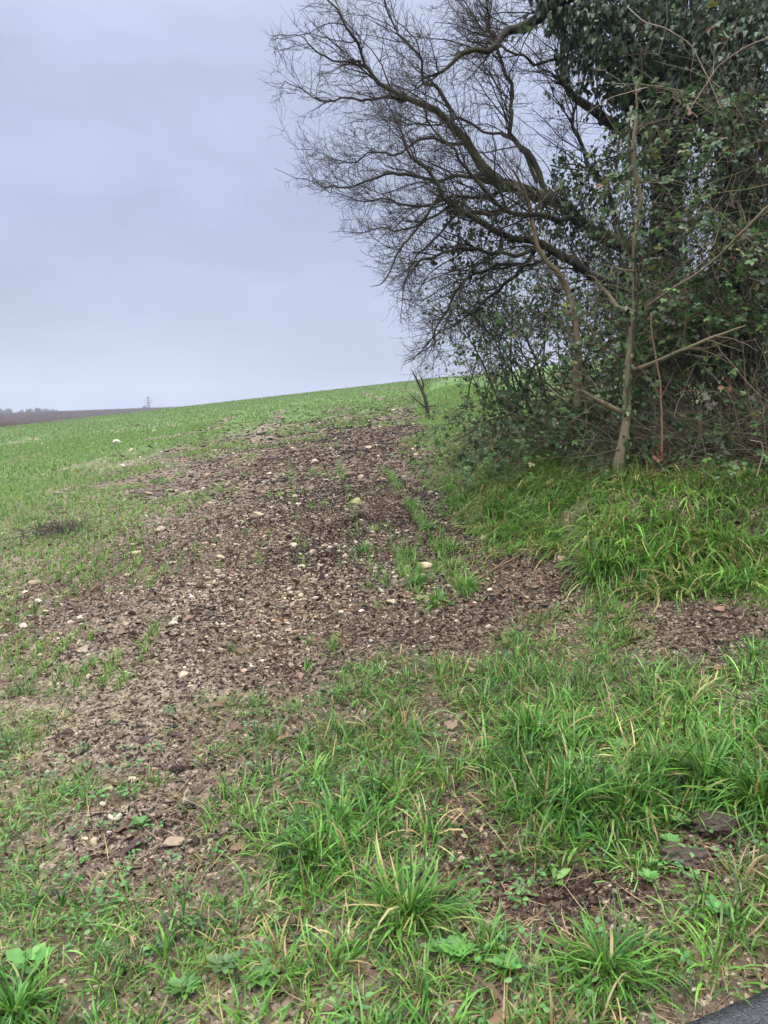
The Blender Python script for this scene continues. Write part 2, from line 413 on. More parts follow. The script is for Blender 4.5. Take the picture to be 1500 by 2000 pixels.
cv = cv * (1 - .75 * np.maximum(line, cross))
stn = np.maximum(stn, np.maximum(line, cross * .5) * .9)
gc = np.interp(P[:, 1], [1, 6, 14, 30, 60], [.36, .42, .62, .85, 1.05])
ctx = np.stack([cv * gc, stn, is_far(P[:, 0], P[:, 1]) * 1.0], 1)
nx, ny = len(xs), len(ys)
ii, jj = np.meshgrid(np.arange(nx - 1), np.arange(ny - 1))
q0 = (jj * nx + ii).ravel()
field = build('field', P, np.stack([q0, q0 + 1, q0 + nx + 1, q0 + nx], 1), ground_material(), ctx)
tag(field, 'sloping arable field and its soil', None, None, 'structure')

# road: a strip along the verge, edge slightly ragged
ts = np.arange(-12, 12, .03); ws = np.r_[0, .02, .05, np.linspace(.1, 4.2, 60)]
TT, WW = np.meshgrid(ts, ws)
wob = .03 * (fbm(TT * 6, TT * 0, 71, 3) - .5) * 2
ex = RD0[0] + RDU[0] * TT - RDN[0] * (WW - wob); ey = RD0[1] + RDU[1] * TT - RDN[1] * (WW - wob)
ez = height(ex, ey, False) + .006 + .004 * (vn(ex * 9, ey * 9, 3) - .5); ez[0] -= .06
nxr = len(ts); ii, jj = np.meshgrid(np.arange(nxr - 1), np.arange(len(ws) - 1)); q0 = (jj * nxr + ii).ravel()
road = build('road', np.stack([ex, ey, ez], -1).reshape(-1, 3), np.stack([q0, q0 + nxr, q0 + nxr + 1, q0 + 1], 1), asphalt_material())
tag(road, 'wet dark asphalt lane edge', None, None, 'structure')

# ------------------------------------------------------------------ grass
GCOL = [(.095, .235, .03), (.135, .30, .042), (.045, .135, .024), (.165, .34, .07), (.24, .33, .075), (.46, .38, .16)]
GP = [.30, .27, .25, .11, .04, .03]
def verge_points(x0, x1, y0, y1, dens_t, per, thr, spread):
    A = (x1 - x0) * (y1 - y0); n = int(A * dens_t)
    cx, cy = U(x0, x1, n), U(y0, y1, n)
    P = np.stack([cx, cy, height(cx, cy, False)], -1); c = cover(P)
    bs = bank_s(cx, cy); c = np.maximum(c, np.where((cy > 5.6) & (bs > 0), np.where(cy > 8.5, 1, .82), 0))
    nz = fbm(cx * 4, cy * 4, 41, 3)
    ok = (U(0, 1, n) < np.clip((c - nz * 1.18) * 4.2 + .42, 0, 1)) & is_verge(cx, cy) & (road_d(cx, cy) > .03)
    cx, cy, c = cx[ok], cy[ok], c[ok]
    k = rng.integers(per[0], per[1], len(cx)); ix = np.repeat(np.arange(len(cx)), k)
    r = np.abs(G(0, spread, len(ix))); ph = U(0, 2 * math.pi, len(ix))
    x = cx[ix] + r * np.cos(ph); y = cy[ix] + r * np.sin(ph)
    return x, y, ph, r, c[ix], ix
def grass_patch(b, args, lenf, S, colp=GP, drift=(0, 0), wd=(.003, .0055), lean0=.45):
    x, y, ph, r, c, ix = verge_points(*args)
    n = len(x); tl = U(.6, 1.35, ix.max() + 1)[ix]
    L = lenf(x, y, c) * tl * U(.45, 1.2, n)
    az = np.arctan2(np.sin(ph) + drift[1] + G(0, .45, n), np.cos(ph) + drift[0] + G(0, .45, n))
    lean = np.clip(lean0 + r / .06 * .35 + G(0, .32, n), .02, 1.45); cur = np.clip(1.05 + G(0, .6, n), -.3, 2.2)
    base = np.stack([x, y, height(x, y) - .01], -1)
    tc_ = pick(GCOL, ix.max() + 1, colp, .24)[ix] * (1 + G(0, .16, (n, 1))) * (.72 + .5 * fbm(x * 1.8, y * 1.8, 171, 3))[:, None]
    dry = U(0, 1, n) < .09; tc_[dry] = pick([(.42, .33, .16), (.30, .22, .10)], dry.sum())
    blades(b, base, az, L, lean, cur, U(wd[0], wd[1], n) * (.6 + L * 3), np.clip(tc_, 0, 1), S)
def len_verge(x, y, c):
    lush = sst((x + .75 + .25 * (y - 2)) / .9) * np.interp(y, [1, 2.0, 2.3, 2.8, 3.6], [.2, .25, .8, .8, .3])
    return (.045 + .045 * c) + lush * .10 * c * (.5 + fbm(x * 2, y * 2, 44, 2)) 
b = Bag()
grass_patch(b, (-3.2, 3.6, 1.0, 4.9, 340, (10, 26), .5, .04), len_verge, 5, wd=(.0032, .0070))
o = b.build('verge_grass', M_GRASS); tag(o, 'lush wet verge grass in the foreground', 'grass', kind='stuff')
b = Bag()
grass_patch(b, (.6, 4.6, 4.3, 9.5, 190, (12, 24), .5, .045), lambda x, y, c: .17 + .15 * fbm(x * 1.5, y * 1.5, 9, 2), 5, [.18, .30, .05, .28, .10, .09], (-.7, -.95), (.004, .0085), .8)
grass_patch(b, (.7, 4.0, 9.0, 40, 120, (8, 16), .5, .12), lambda x, y, c: .20 + 0 * x, 3, [.2, .32, .03, .33, .10, .02], (-.4, -.5), (.006, .01))
o = b.build('bank_grass', M_GRASS); tag(o, 'long drooping grass on the hedge bank', 'grass', kind='stuff')

# crop seedlings in drill rows
def crop(b, x0, x1, y0, y1, step, nb, L0, wd, S, thr=0.):
    sp_ = .145
    rows = np.arange(x0 - 12, x1 + 12, sp_ if step < .2 else sp_ * 2)
    yy = np.arange(y0, y1, step)
    X, Y = np.meshgrid(rows, yy); X = X - .105 * Y; X = X.ravel() + G(0, .016, X.size) * (1 + np.clip(Y.ravel() - 9, 0, 60) * .35); Y = Y.ravel() + U(-.5, .5, Y.size) * step
    ok = (X > x0) & (X < x1) & (np.abs(X) < Y * .62 + 1.2); X, Y = X[ok], Y[ok]
    P = np.stack([X, Y, height(X, Y, False)], -1); c = cover(P)
    nz = fbm(X * 1.7, Y * 1.1, 91, 4) * 1.1 - .1 + .9 * np.clip(fbm(X * .45 + 7, Y * .16, 201, 3) - .52, 0, 1) * np.clip((Y - 9) / 8, 0, 2) + .15 * vn(X * 12, Y * 9, 92)
    pr = np.clip((c - nz) * 3.4 + .55, 0, 1) * np.clip(c * 3.2 - .1, 0, 1)
    pr = np.maximum(pr, .8 * (vn(X * 2.6 + 3, Y * 1.7, 191) > .80) * (fbm(X * 9, Y * 9, 193, 2) > .45) * (Y < 18))
    for (a0, b0), (a1, b1) in ((( 280, 860), (480, 828)), ((340, 850), (700, 795)), ((0, 868), (150, 852)), ((210, 843), (330, 826))):
        A = ground(a0, b0)[:2]; B = ground(a1, b1)[:2]; d = B - A; ln = np.linalg.norm(d); d /= ln
        r = P[:, :2] - A; s = r @ d; q = np.abs(r[:, 0] * d[1] - r[:, 1] * d[0])
        pr = pr * (1 - .85 * ((q < .25 + .01 * Y) & (s > 0) & (s < ln)))
    ok = (U(0, 1, len(X)) < pr) & ~is_verge(X, Y); X, Y, c = X[ok], Y[ok], c[ok]
    ix = np.repeat(np.arange(len(X)), nb); n = len(ix); 
    x = X[ix] + G(0, .008 + .15 * wd, n); y = Y[ix] + G(0, .008 + .15 * wd, n)
    tl = U(.6, 1.25, len(X))[ix]
    dull = np.clip((Y - 14) / 50, 0, .5)[ix][:, None] if len(X) else 0
    colr = pick([(.10, .22, .03), (.135, .27, .04), (.18, .31, .05), (.26, .33, .07)], len(X), [.4, .3, .2, .1])[ix]; colr = colr * (1 - dull) + np.array([.17, .22, .07]) * dull
    blades(b, np.stack([x, y, height(x, y) - .004], -1), U(0, 6.28, n), L0 * tl * U(.6, 1.1, n), np.clip(G(.35, .25, n), 0, 1.2), G(.7, .4, n), np.full(n, wd) * U(.8, 1.2, n), colr, S)
b = Bag()
for (a0, b0), (a1, b1), dn in (((760, 930), (918, 1175), 230), ((755, 1040), (828, 1190), 170), ((862, 1035), (930, 1180), 110), ((660, 900), (745, 1200), 60), ((560, 900), (600, 1150), 40)):
    A = ground(a0, b0)[:2]; B = ground(a1, b1)[:2]; ln = np.linalg.norm(B - A); k = int(ln * dn); t = U(0, 1, k)
    q = A + (B - A) * t[:, None] + G(0, .022, (k, 2)); q = q[U(0, 1, k) < np.clip((fbm(q[:, 0] * 7, q[:, 1] * 7, 17, 2) - .42) * 6, .04, 1)]; k = len(q)
    blades(b, np.c_[q, height(q[:, 0], q[:, 1]) - .004], U(0, 6.28, k), U(.06, .15, k), np.clip(G(.35, .25, k), 0, 1.2), G(.6, .4, k), U(.004, .0065, k), pick([(.10, .22, .035), (.13, .27, .045), (.18, .31, .06)], k), 4)
crop(b, -6, 2.2, 2.4, 7, .024, 5, .11, .0050, 4)
crop(b, -11, 2.4, 7, 16, .04, 5, .115, .007, 3)
crop(b, -24, 3, 16, 34, .09, 5, .12, .014, 2)
crop(b, -48, 40, 34, 70, .24, 5, .13, .03, 2)
crop(b, -66, 60, 70, 112, .5, 4, .16, .06, 2)
o = b.build('crop_seedlings', M_GRASS); tag(o, 'young green cereal seedlings in drill rows', 'crop', kind='stuff')

# ------------------------------------------------------------------ litter, straw and gravel
def scatter_pts(x0, x1, y0, y1, dens, prob):
    n = int((x1 - x0) * (y1 - y0) * dens); x, y = U(x0, x1, n), U(y0, y1, n)
    ok = (np.abs(x) < y * .60 + .9) & (road_d(x, y) > -.02 - .7 * U(0, 1, len(x)) ** 3); x, y = x[ok], y[ok]
    P = np.stack([x, y, height(x, y)], -1); ok = U(0, 1, len(x)) < prob(P, x, y)
    return P[ok]
def flat_rm(n, tilt):
    d = np.stack([G(0, 1, n), G(0, 1, n), G(0, tilt, n)], -1)
    nn = np.stack([G(0, tilt, n), G(0, tilt, n), np.ones(n)], -1); return basis(d, nn)
def p_lit(P, x, y):
    px, py = project(P)
    bare = np.clip(1.25 - cover(P) * 1.4, .12, 1)
    return bare * np.interp(px, [0, 350, 600, 800], [.35, .6, 1, 1])
LCOL = [(.026, .015, .010), (.072, .042, .026), (.16, .097, .057), (.27, .18, .11), (.058, .037, .032), (.40, .30, .18)]
LP = [.20, .24, .23, .16, .07, .10]
b = Bag()
for (x0, x1, y0, y1, dn, sz) in ((-1.6, 2.2, 1.1, 2.6, 9000, .008), (-2.4, 3.2, 1.3, 4.6, 4200, .013), (-5, 2.4, 4.6, 10, 2600, .018), (-6, 2.2, 10, 20, 600, .032), (-8, 2, 20, 40, 80, .07)):
    P = scatter_pts(x0, x1, y0, y1, dn, p_lit); n = len(P)
    s = sz * np.minimum(rng.lognormal(0, .4, n), 2.2)
    P[:, 2] += s * .15
    place(b, *LF_FLAKE, P, flat_rm(n, .5 if y0 < 9 else .12), np.stack([s * U(.3, .9, n), s * U(.9, 2.6, n), s * U(.8, 2.5, n)], 1), np.where((fbm(P[:, 0] * 1.6, P[:, 1] * 1.1, 131, 4) + G(0, .07, n) > .53)[:, None], pick(LCOL[:2] + LCOL[4:5] + [(.022, .016, .014)], n, [.35, .2, .2, .25], .2), pick(LCOL, n, LP, .2)))
o = b.build('leaf_litter', M_LITTER, smooth=False); tag(o, 'dark wet leaf litter on bare soil', 'leaf litter', kind='stuff')
# bigger fallen leaves
b = Bag()
P = scatter_pts(-2.2, 2.6, 1.3, 9, 16, lambda P, x, y: np.clip(1.1 - cover(P), .3, 1)); n = len(P); P[:, 2] += .012
place(b, *LF_IVY, P, flat_rm(n, .35), np.stack([U(.04, .08, n), U(.04, .08, n), U(.05, .15, n)], 1), pick([(.12, .07, .045), (.22, .14, .09), (.07, .045, .04), (.33, .26, .17)], n, [.4, .25, .25, .1]))
o = b.build('fallen_leaves', M_LITTER); tag(o, 'scattered brown fallen tree leaves', 'leaves', kind='stuff')
# dead straw
b = Bag()
P = scatter_pts(-2.6, 3.4, 1.1, 8, 900, lambda P, x, y: np.clip(.25 + .9 * is_verge(x, y) * (cover(P) > .25), 0, 1)); n = len(P)
blades(b, P + [0, 0, .004], U(0, 6.28, n), U(.03, .14, n), np.clip(G(1.45, .12, n), 1, 1.6), G(.1, .2, n), U(.0015, .003, n), pick([(.20, .13, .07), (.36, .27, .14), (.11, .07, .042)], n, [.4, .25, .35]), 3)
P = scatter_pts(-5, 2.4, 1.8, 11, 420, lambda P, x, y: np.clip(1.15 - cover(P), .1, 1)); n = len(P)
blades(b, P + [0, 0, .008], U(0, 6.28, n), U(.03, .16, n), np.clip(G(1.42, .15, n), 1, 1.65), G(.1, .3, n), U(.002, .004, n), pick([(.10, .065, .045), (.22, .15, .095), (.055, .038, .032), (.36, .27, .17)], n, [.35, .3, .25, .1]), 3)
o = b.build('dead_straw', M_LITTER); tag(o, 'thin dead grass straw lying between tufts', 'straw', kind='stuff')
# gravel
b = Bag()
def p_gr(P, x, y):
    px, py = project(P); c = cover(P)
    f = np.interp(px, [0, 500, 850, 1000], [1, .8, .5, .06]) * np.where(is_verge(x, y), .35, 1)
    cl = np.clip(fbm(x * 2, y * 2, 15, 3) * 3 - 1.0, .1, 1)
    return np.clip(1.3 - c * 1.3, .06, 1) * f * cl
for (x0, x1, y0, y1, dn, sz) in ((-2.4, 2.6, 1.2, 4.6, 1300, .008), (-2.6, 2.4, 2.4, 6, 520, .016), (-6, 2.2, 4.6, 11, 700, .017), (-9, 2, 11, 25, 60, .035), (-20, 1, 25, 50, 5, .08)):
    P = scatter_pts(x0, x1, y0, y1, dn, p_gr); n = len(P)
    s = sz * rng.lognormal(0, .45, n)
    tv = IC1[0]
    place(b, tv, IC1[1], P + np.c_[np.zeros((n, 2)), s * .12], flat_rm(n, .3), np.stack([s * U(.7, 1.1, n), s * U(1, 1.7, n), s * U(.35, .75, n)], 1), pick([(.42, .34, .24), (.33, .25, .18), (.50, .43, .33), (.22, .15, .12)], n, [.35, .3, .15, .2]))
for (x0, x1, y0, y1, dn, sz) in ((-1.7, 2.3, 1.1, 2.8, 3500, .006), (-3, 3, 2.8, 5, 1300, .010), (-5, 2.2, 5, 9, 400, .014)):   # crumbs of soil
    P = scatter_pts(x0, x1, y0, y1, dn, lambda P, x, y: np.clip(1.2 - cover(P), .1, 1)); n = len(P)
    s = sz * rng.lognormal(0, .5, n)
    place(b, IC1[0], IC1[1], P + np.c_[np.zeros((n, 2)), s * .1], flat_rm(n, .6), np.stack([s * U(.7, 1.2, n), s * U(.9, 1.5, n), s * U(.5, .9, n)], 1), pick([(.040, .026, .017), (.085, .057, .036), (.15, .105, .067)], n))
o = b.build('gravel', M_STONE, smooth=False); tag(o, 'small pale limestone gravel and soil crumbs', 'gravel', kind='stuff')

# ------------------------------------------------------------------ stones one can point to
def stone(px, py, wpx, hf, colr, label, seed, group=None):
    g = ground(px, py); dist = np.linalg.norm(g - CAM); wd = wpx / FPX * dist * 1.02
    V, F = IC3; r = np.random.default_rng(seed)
    V = V.copy(); nn = nrm(V)
    for k in range(11):                                   # chop facets so it reads as broken limestone
        d = nrm(r.normal(0, 1, (1, 3)) * [1, 1, .8]); lim = r.uniform(.22, .38); s = (V * d).sum(1)
        V = V - np.maximum(0, s - lim)[:, None] * d * .97
    V = V + nn * (.05 * (vn(nn[:, 0] * 4 + 7 + seed, nn[:, 1] * 4 + nn[:, 2] * 3 + 9, seed) - .5))[:, None]
    V[:, 2] += .02
    a = r.uniform(-.4, .4); ca, sa = math.cos(a), math.sin(a)
    S = np.array([wd * 1.15, wd * .85, wd * hf * 1.5]); V = V * S
    V = np.stack([V[:, 0] * ca - V[:, 1] * sa, V[:, 0] * sa + V[:, 1] * ca, V[:, 2]], 1)
    z0 = float(height(g[0], g[1]))
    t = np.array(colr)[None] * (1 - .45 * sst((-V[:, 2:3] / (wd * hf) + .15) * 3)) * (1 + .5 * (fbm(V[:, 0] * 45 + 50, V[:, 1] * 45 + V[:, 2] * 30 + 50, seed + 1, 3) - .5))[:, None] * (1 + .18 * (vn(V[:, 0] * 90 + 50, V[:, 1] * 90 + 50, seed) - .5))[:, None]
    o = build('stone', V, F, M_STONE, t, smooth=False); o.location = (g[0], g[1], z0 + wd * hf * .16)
    return tag(o, label, 'stone', group or 'pale limestones on the bare soil')
CR = (.47, .38, .25); CR2 = (.38, .305, .205); PK = (.33, .21, .15); YG = (.38, .37, .17)
for k, s in enumerate([
    (503, 1011, 44, .34, CR, 'widest flat cream limestone, lying alone on the dark bare strip'),
    (830, 1107, 32, .5, (.62, .52, .34), 'bright cream stone touching the front of the seedling row'),
    (698, 985, 24, .55, YG, 'yellow-green algae covered stone on the dark bare strip'),
    (404, 931, 20, .45, PK, 'pinkish stone at the edge where the green crop begins'),
    (722, 876, 15, .55, CR2, 'small cream stone farthest up the dark bare strip'),
    (314, 1037, 25, .4, CR2, 'pale stone wedged among crop tufts left of the widest flat stone'),
    (270, 1080, 30, .28, YG, 'low flat yellowish stone sunk among the crop tufts'),
    (360, 1323, 28, .5, CR, 'cream stone where gravel meets the verge grass'),
    (766, 1179, 28, .42, CR, 'cream slab in front of the nearest wheat tuft on the bare strip'),
    (706, 1200, 12, .6, (.6, .55, .47), 'small whitish stone between two cream slabs'),
    (822, 1172, 22, .4, CR2, 'mossy topped pale stone behind the nearest wheat tuft'),
    (955, 1229, 15, .55, (.5, .42, .3), 'lone pale stone at the right end of the bare strip'),
    (340, 1653, 34, .28, (.30, .22, .15), 'broad tan stone bedded in the worn gravel patch, nearest of all'),
    (258, 1530, 24, .45, CR2, 'tan stone behind the worn gravel patch, right one of a pair'),
    (213, 1547, 19, .5, CR2, 'yellowish stone behind the worn gravel patch, left one of a pair'),
    (611, 1085, 15, .6, CR, 'rounded cream stone midway across the bare strip'),
    (641, 1019, 13, .6, CR, 'rounded cream stone right of the widest flat stone'),
    (48, 1224, 18, .5, (.5, .42, .34), 'pale stone near the left edge of the stony ground'),
    (338, 1222, 17, .55, (.5, .44, .34), 'upright pale stone amid sparse crop tufts left of centre'),
    (666, 1137, 17, .5, CR, 'cream stone, left one of two close together near the seedling tuft'),
    (680, 1148, 11, .7, CR, 'small cream stone, right one of two close together near the seedling tuft'),
    (430, 1047, 26, .2, CR2, 'thin pale stone flake below the widest flat stone'),
    (795, 1164, 13, .8, PK, 'pinkish brown upright lump between the wheat tufts'),
    (292, 1252, 17, .5, PK, 'pinkish stone on the stony ground left of centre')]):
    stone(*s, 100 + k)
rs = np.random.default_rng(5)
for k in range(80):
    for _ in range(20):
        px, py = rs.uniform(0, 900), rs.uniform(930, 1330)
        if cover(ground(px, py)[None])[0] < .5: break
    stone(px, py, rs.uniform(7, 14), rs.uniform(.4, .7), [CR, CR2, PK, (.52, .45, .36)][rs.integers(4)],
          'small pale chunk of limestone, one of many strewn over the bare stony soil', 300 + k, 'small limestone chunks strewn over the soil')

# ------------------------------------------------------------------ the big bare tree
def limb_pts(g, K): return spline([np.r_[at(x, y, d), r] for (x, y, d, r) in g], K)
tree = empty('bare_tree'); tag(tree, 'large leafless tree with mossy dark limbs arching left over the field from the hedge', 'tree')
TB = ground(1290, 925)
tb = Bag()
def jit(P, R, amt): return P + (np.stack([vn(P[:, 2] * 9 + 30, P[:, 0] * 9 + 30, s) for s in (4, 5, 6)], 1) - .5) * amt * .2 + (np.stack([fbm(P[:, 2] * 2.5 + 3, P[:, 0] * 2.5, s, 3) for s in (1, 2, 3)], 1) - .5) * amt
def one_tube(b, pts4, M, c, amt=.0):
    P = pts4[:, :3]; R = pts4[:, 3]
    if amt: P = jit(P, R, amt)
    tubes(b, P[None], R[None], c, M); return P, R
BK = np.array([[.013, .0105, .0075]])
YT = 8.0
tr = [(1285, 960, YT, .26), (1290, 800, YT, .21), (1296, 650, YT, .19), (1292, 520, YT, .18), (1300, 380, YT, .14), (1305, 240, YT, .12), (1290, 100, YT, .10), (1270, -60, YT, .08), (1250, -260, YT, .05), (1240, -420, YT, .015)]
P, Rr = one_tube(tb, limb_pts(tr, 40), 12, BK, .06)
tb.build('trunk', M_BARK, tree)
limbs = [  # (px, py, depth, radius) joints
 [(1296, 540, 8.0, .13), (1230, 484, 8.0, .115), (1180, 458, 7.95, .105), (1130, 437, 7.9, .095), (1085, 385, 7.85, .09), (1010, 361, 7.8, .078), (960, 342, 7.75, .072), (925, 308, 7.7, .062), (895, 265, 7.65, .055), (870, 233, 7.6, .045), (800, 196, 7.55, .036), (760, 165, 7.5, .028), (720, 122, 7.5, .022), (680, 70, 7.4, .017), (640, 20, 7.4, .012), (600, -60, 7.3, .005)],
 [(1296, 600, 8.0, .09), (1230, 580, 7.7, .065), (1165, 548, 7.5, .055), (1100, 506, 7.4, .05), (1050, 478, 7.35, .045), (1000, 457, 7.3, .04), (933, 440, 7.2, .034), (883, 407, 7.2, .028), (857, 377, 7.15, .026), (847, 340, 7.1, .022), (825, 312, 7.1, .018), (806, 288, 7.0, .014), (775, 240, 7.0, .01), (745, 190, 7.0, .004)],
 [(975, 350, 7.78, .035), (933, 345, 7.7, .028), (883, 347, 7.6, .024), (850, 347, 7.5, .022), (813, 337, 7.45, .02), (783, 343, 7.4, .018), (747, 343, 7.3, .016), (713, 354, 7.2, .014), (667, 367, 7.2, .011), (633, 366, 7.1, .009), (600, 353, 7.1, .006), (535, 320, 7.0, .002)],
 [(905, 280, 7.67, .03), (877, 277, 7.8, .024), (833, 281, 7.9, .02), (810, 289, 8.0, .018), (773, 310, 8.1, .015), (747, 308, 8.1, .013), (707, 305, 8.2, .01), (680, 312, 8.2, .009), (640, 300, 8.2, .006), (600, 285, 8.3, .004), (550, 277, 8.3, .002)],
 [(800, 197, 7.55, .022), (767, 190, 7.6, .018), (727, 193, 7.7, .015), (693, 187, 7.7, .013), (660, 194, 7.8, .011), (627, 193, 7.8, .009), (583, 177, 7.9, .006), (543, 163, 7.9, .004), (505, 157, 8.0, .002)],
 [(712, 119, 7.5, .014), (677, 117, 7.4, .012), (627, 107, 7.3, .010), (593, 90, 7.2, .007), (550, 80, 7.2, .004), (512, 80, 7.1, .002)],
 [(885, 258, 7.62, .034), (878, 217, 7.7, .028), (863, 170, 7.7, .026), (830, 147, 7.8, .022), (810, 107, 7.8, .018), (767, 67, 7.9, .014), (747, 27, 7.9, .011), (725, -40, 7.9, .005)],
 [(1290, -110, 7.9, .09), (1200, -90, 7.7, .085), (1110, -20, 7.6, .075), (1060, 25, 7.5, .065), (1000, 65, 7.5, .055), (967, 92, 7.4, .045), (910, 126, 7.4, .03), (873, 143, 7.3, .02), (830, 150, 7.2, .004)],
 [(1298, 350, 8.0, .10), (1262, 290, 8.1, .085), (1217, 248, 8.15, .075), (1187, 231, 8.2, .07), (1147, 206, 8.2, .06), (1107, 177, 8.25, .052), (1094, 147, 8.3, .045), (1097, 120, 8.3, .04), (1090, 57, 8.3, .034), (1083, 0, 8.3, .03), (1080, -90, 8.3, .015)],
 [(1090, 395, 7.85, .05), (1052, 333, 7.9, .042), (1030, 300, 8.0, .038), (1004, 265, 8.0, .034), (1003, 213, 8.1, .03), (1000, 150, 8.1, .025), (985, 90, 8.1, .02), (965, 40, 8.1, .015), (950, -60, 8.1, .007)],
 [(1050, 345, 7.9, .03), (1010, 272, 8.0, .024), (973, 248, 8.1, .02), (933, 247, 8.2, .017), (893, 240, 8.3, .014), (840, 245, 8.3, .01), (790, 225, 8.4, .006), (730, 232, 8.4, .002)],
 [(1050, 480, 7.3, .03), (1000, 499, 7.1, .025), (950, 495, 7.0, .022), (910, 494, 6.9, .02), (865, 502, 6.9, .018), (825, 520, 6.8, .015), (800, 550, 6.8, .008)],
 [(1080, 500, 7.4, .03), (1030, 515, 7.4, .026), (975, 520, 7.4, .022), (940, 536, 7.4, .019), (900, 580, 7.3, .015), (850, 640, 7.2, .011), (820, 680, 7.2, .007), (785, 715, 7.1, .003)],
 [(950, 446, 7.2, .024), (900, 410, 7.5, .02), (850, 425, 7.7, .016), (793, 447, 7.7, .012), (740, 455, 7.8, .009), (713, 463, 7.8, .006), (650, 467, 7.9, .002)],
 [(1010, 362, 7.8, .035), (950, 380, 8.1, .028), (880, 385, 8.4, .022), (810, 400, 8.5, .017), (750, 395, 8.6, .012), (690, 380, 8.6, .008), (600, 350, 8.6, .002)],
 [(1140, 440, 7.9, .045), (1090, 425, 7.4, .038), (1040, 420, 7.0, .03), (980, 405, 6.7, .025), (930, 370, 6.6, .02), (900, 330, 6.5, .016), (860, 250, 6.5, .012), (830, 170, 6.5, .006)],
 [(1097, 110, 8.3, .025), (1060, 110, 8.1, .02), (1010, 100, 8.0, .016), (950, 60, 7.9, .012), (900, 0, 7.8, .008), (870, -60, 7.8, .003)],
 [(860, 390, 7.2, .02), (820, 440, 7.0, .016), (780, 500, 6.9, .012), (750, 545, 6.9, .008), (725, 560, 6.8, .003)],
 [(960, 500, 7.0, .018), (920, 560, 6.8, .014), (880, 620, 6.7, .011), (850, 670, 6.6, .008), (800, 700, 6.6, .004), (770, 725, 6.6, .002)],
 [(910, 410, 7.2, .018), (860, 450, 7.3, .014), (820, 500, 7.4, .011), (790, 560, 7.4, .008), (780, 620, 7.4, .003)],
 [(1050, 478, 7.35, .03), (990, 560, 7.6, .022), (940, 610, 7.7, .017), (890, 640, 7.8, .011), (840, 640, 7.8, .005)],
 [(1230, 490, 8.0, .05), (1180, 380, 8.4, .04), (1150, 330, 8.5, .033), (1120, 250, 8.6, .025), (1140, 120, 8.6, .018), (1130, 0, 8.6, .008)],
 [(1300, 480, 8.0, .06), (1370, 420, 8.4, .05), (1430, 300, 8.6, .04), (1470, 150, 8.7, .03), (1500, -50, 8.8, .01)],
]
LK = 26
for li, g in enumerate(limbs):
    lp = limb_pts(g, LK); lb = Bag()
    P, Rr = one_tube(lb, np.c_[lp[:, :3], lp[:, 3] * .74 * (1 + .22 * (vn(lp[:, 0] * 9 + 40, lp[:, 2] * 9, li) - .5))], 9, BK, .22)
    lo = lb.build('limb', M_BARK, tree)
    length = np.linalg.norm(np.diff(P, axis=0), axis=1).sum()
    tb = Bag()
    right = li in (21, 22)
    n1 = int(length * (4.9 if not right else 4) * (1.3 if li in (7, 8, 9, 15, 16, 21) else 1))
    outw = nrm(P[-1] - P[0])
    main = li in (0, 1, 8, 7, 9, 15)
    SY = [-100, 0, 80, 160, 290, 360, 400, 440, 480, 560, 640, 720, 760]; SX = [640, 600, 520, 512, 570, 560, 640, 640, 690, 735, 785, 772, 800]
    def inside(Q):      # the crown's own outline
        x_, y_ = project(Q[:, -1]); return x_ > np.interp(y_, SY, SX) - 8 + np.abs(G(0, 20, len(x_)))
    p, d, r, t, _ = kids(P[None], Rr[None], n1, .25 if main else .12, .98, .45, 1.1, (-.9, 0, .25))
    d = nrm(d + outw * .35)
    n = len(p); L1 = U(.45, 1.15, n) * (1.1 - .45 * t) * np.clip(.55 + r / .03, .6, 1.15)
    # keep the crown's left outline
    P1 = grow(p, d, L1, 11, .15, (-.35, 0, .25 if g[-1][1] < 300 else -.15))
    q = inside(P1); P1 = P1[q]; r = r[q]
    R1 = np.minimum(r * .5, .0085)[:, None] * np.linspace(1, .25, 11)[None]; R1 = np.maximum(R1, .0018)
    tubes(tb, P1, R1, BK * [1.3, 1.3, 1.0], 5)
    p, d, r, t, _ = kids(P1, R1, 6, .1, .97, .45, 1.15, (-.3, 0, .15)); n = len(p)
    L2 = U(.16, .52, n) * (1.1 - .5 * t)
    P2 = grow(p, d, L2, 8, .26, (-.15, 0, .22)); q = inside(P2); P2 = P2[q]; r = r[q]; R2 = np.minimum(r * .6, .0042)[:, None] * np.linspace(1, .45, 8)[None]; R2 = np.maximum(R2, .0013)
    tubes(tb, P2, R2, BK * [1.9, 1.7, 1.4], 4)
    p, d, r, t, _ = kids(P2, R2, 7, .15, 1, .45, 1.1); n = len(p)
    P3 = grow(p, d, U(.05, .20, n), 4, .28, (0, 0, .2)); R3 = np.linspace(.0016, .0010, 4)[None] * np.ones((n, 1))
    tubes(tb, P3, R3, BK * [3, 2.6, 2.1], 3)
    # twigs straight on the outer half of the limb
    p, d, r, t, _ = kids(P[None], Rr[None], int(length * 17), .4, 1, .4, 1.0); n = len(p)
    P2 = grow(p, d, U(.2, .6, n), 8, .25, (-.2, 0, .15)); q = inside(P2); P2 = P2[q]; r = r[q]; R2 = np.minimum(r * .5, .0032)[:, None] * np.linspace(1, .45, 8)[None]; R2 = np.maximum(R2, .0013)
    tubes(tb, P2, R2, BK * [1.9, 1.7, 1.4], 4)
    p, d, r, t, _ = kids(P2, R2, 6, .1, 1, .45, 1.0); n = len(p)
    P3 = grow(p, d, U(.05, .20, n), 4, .28, (0, 0, .2)); tubes(tb, P3, np.linspace(.0016, .0010, 4)[None] * np.ones((n, 1)), BK * [3, 2.6, 2.1], 3)
    tb.build('twigs', M_TWIG, lo)

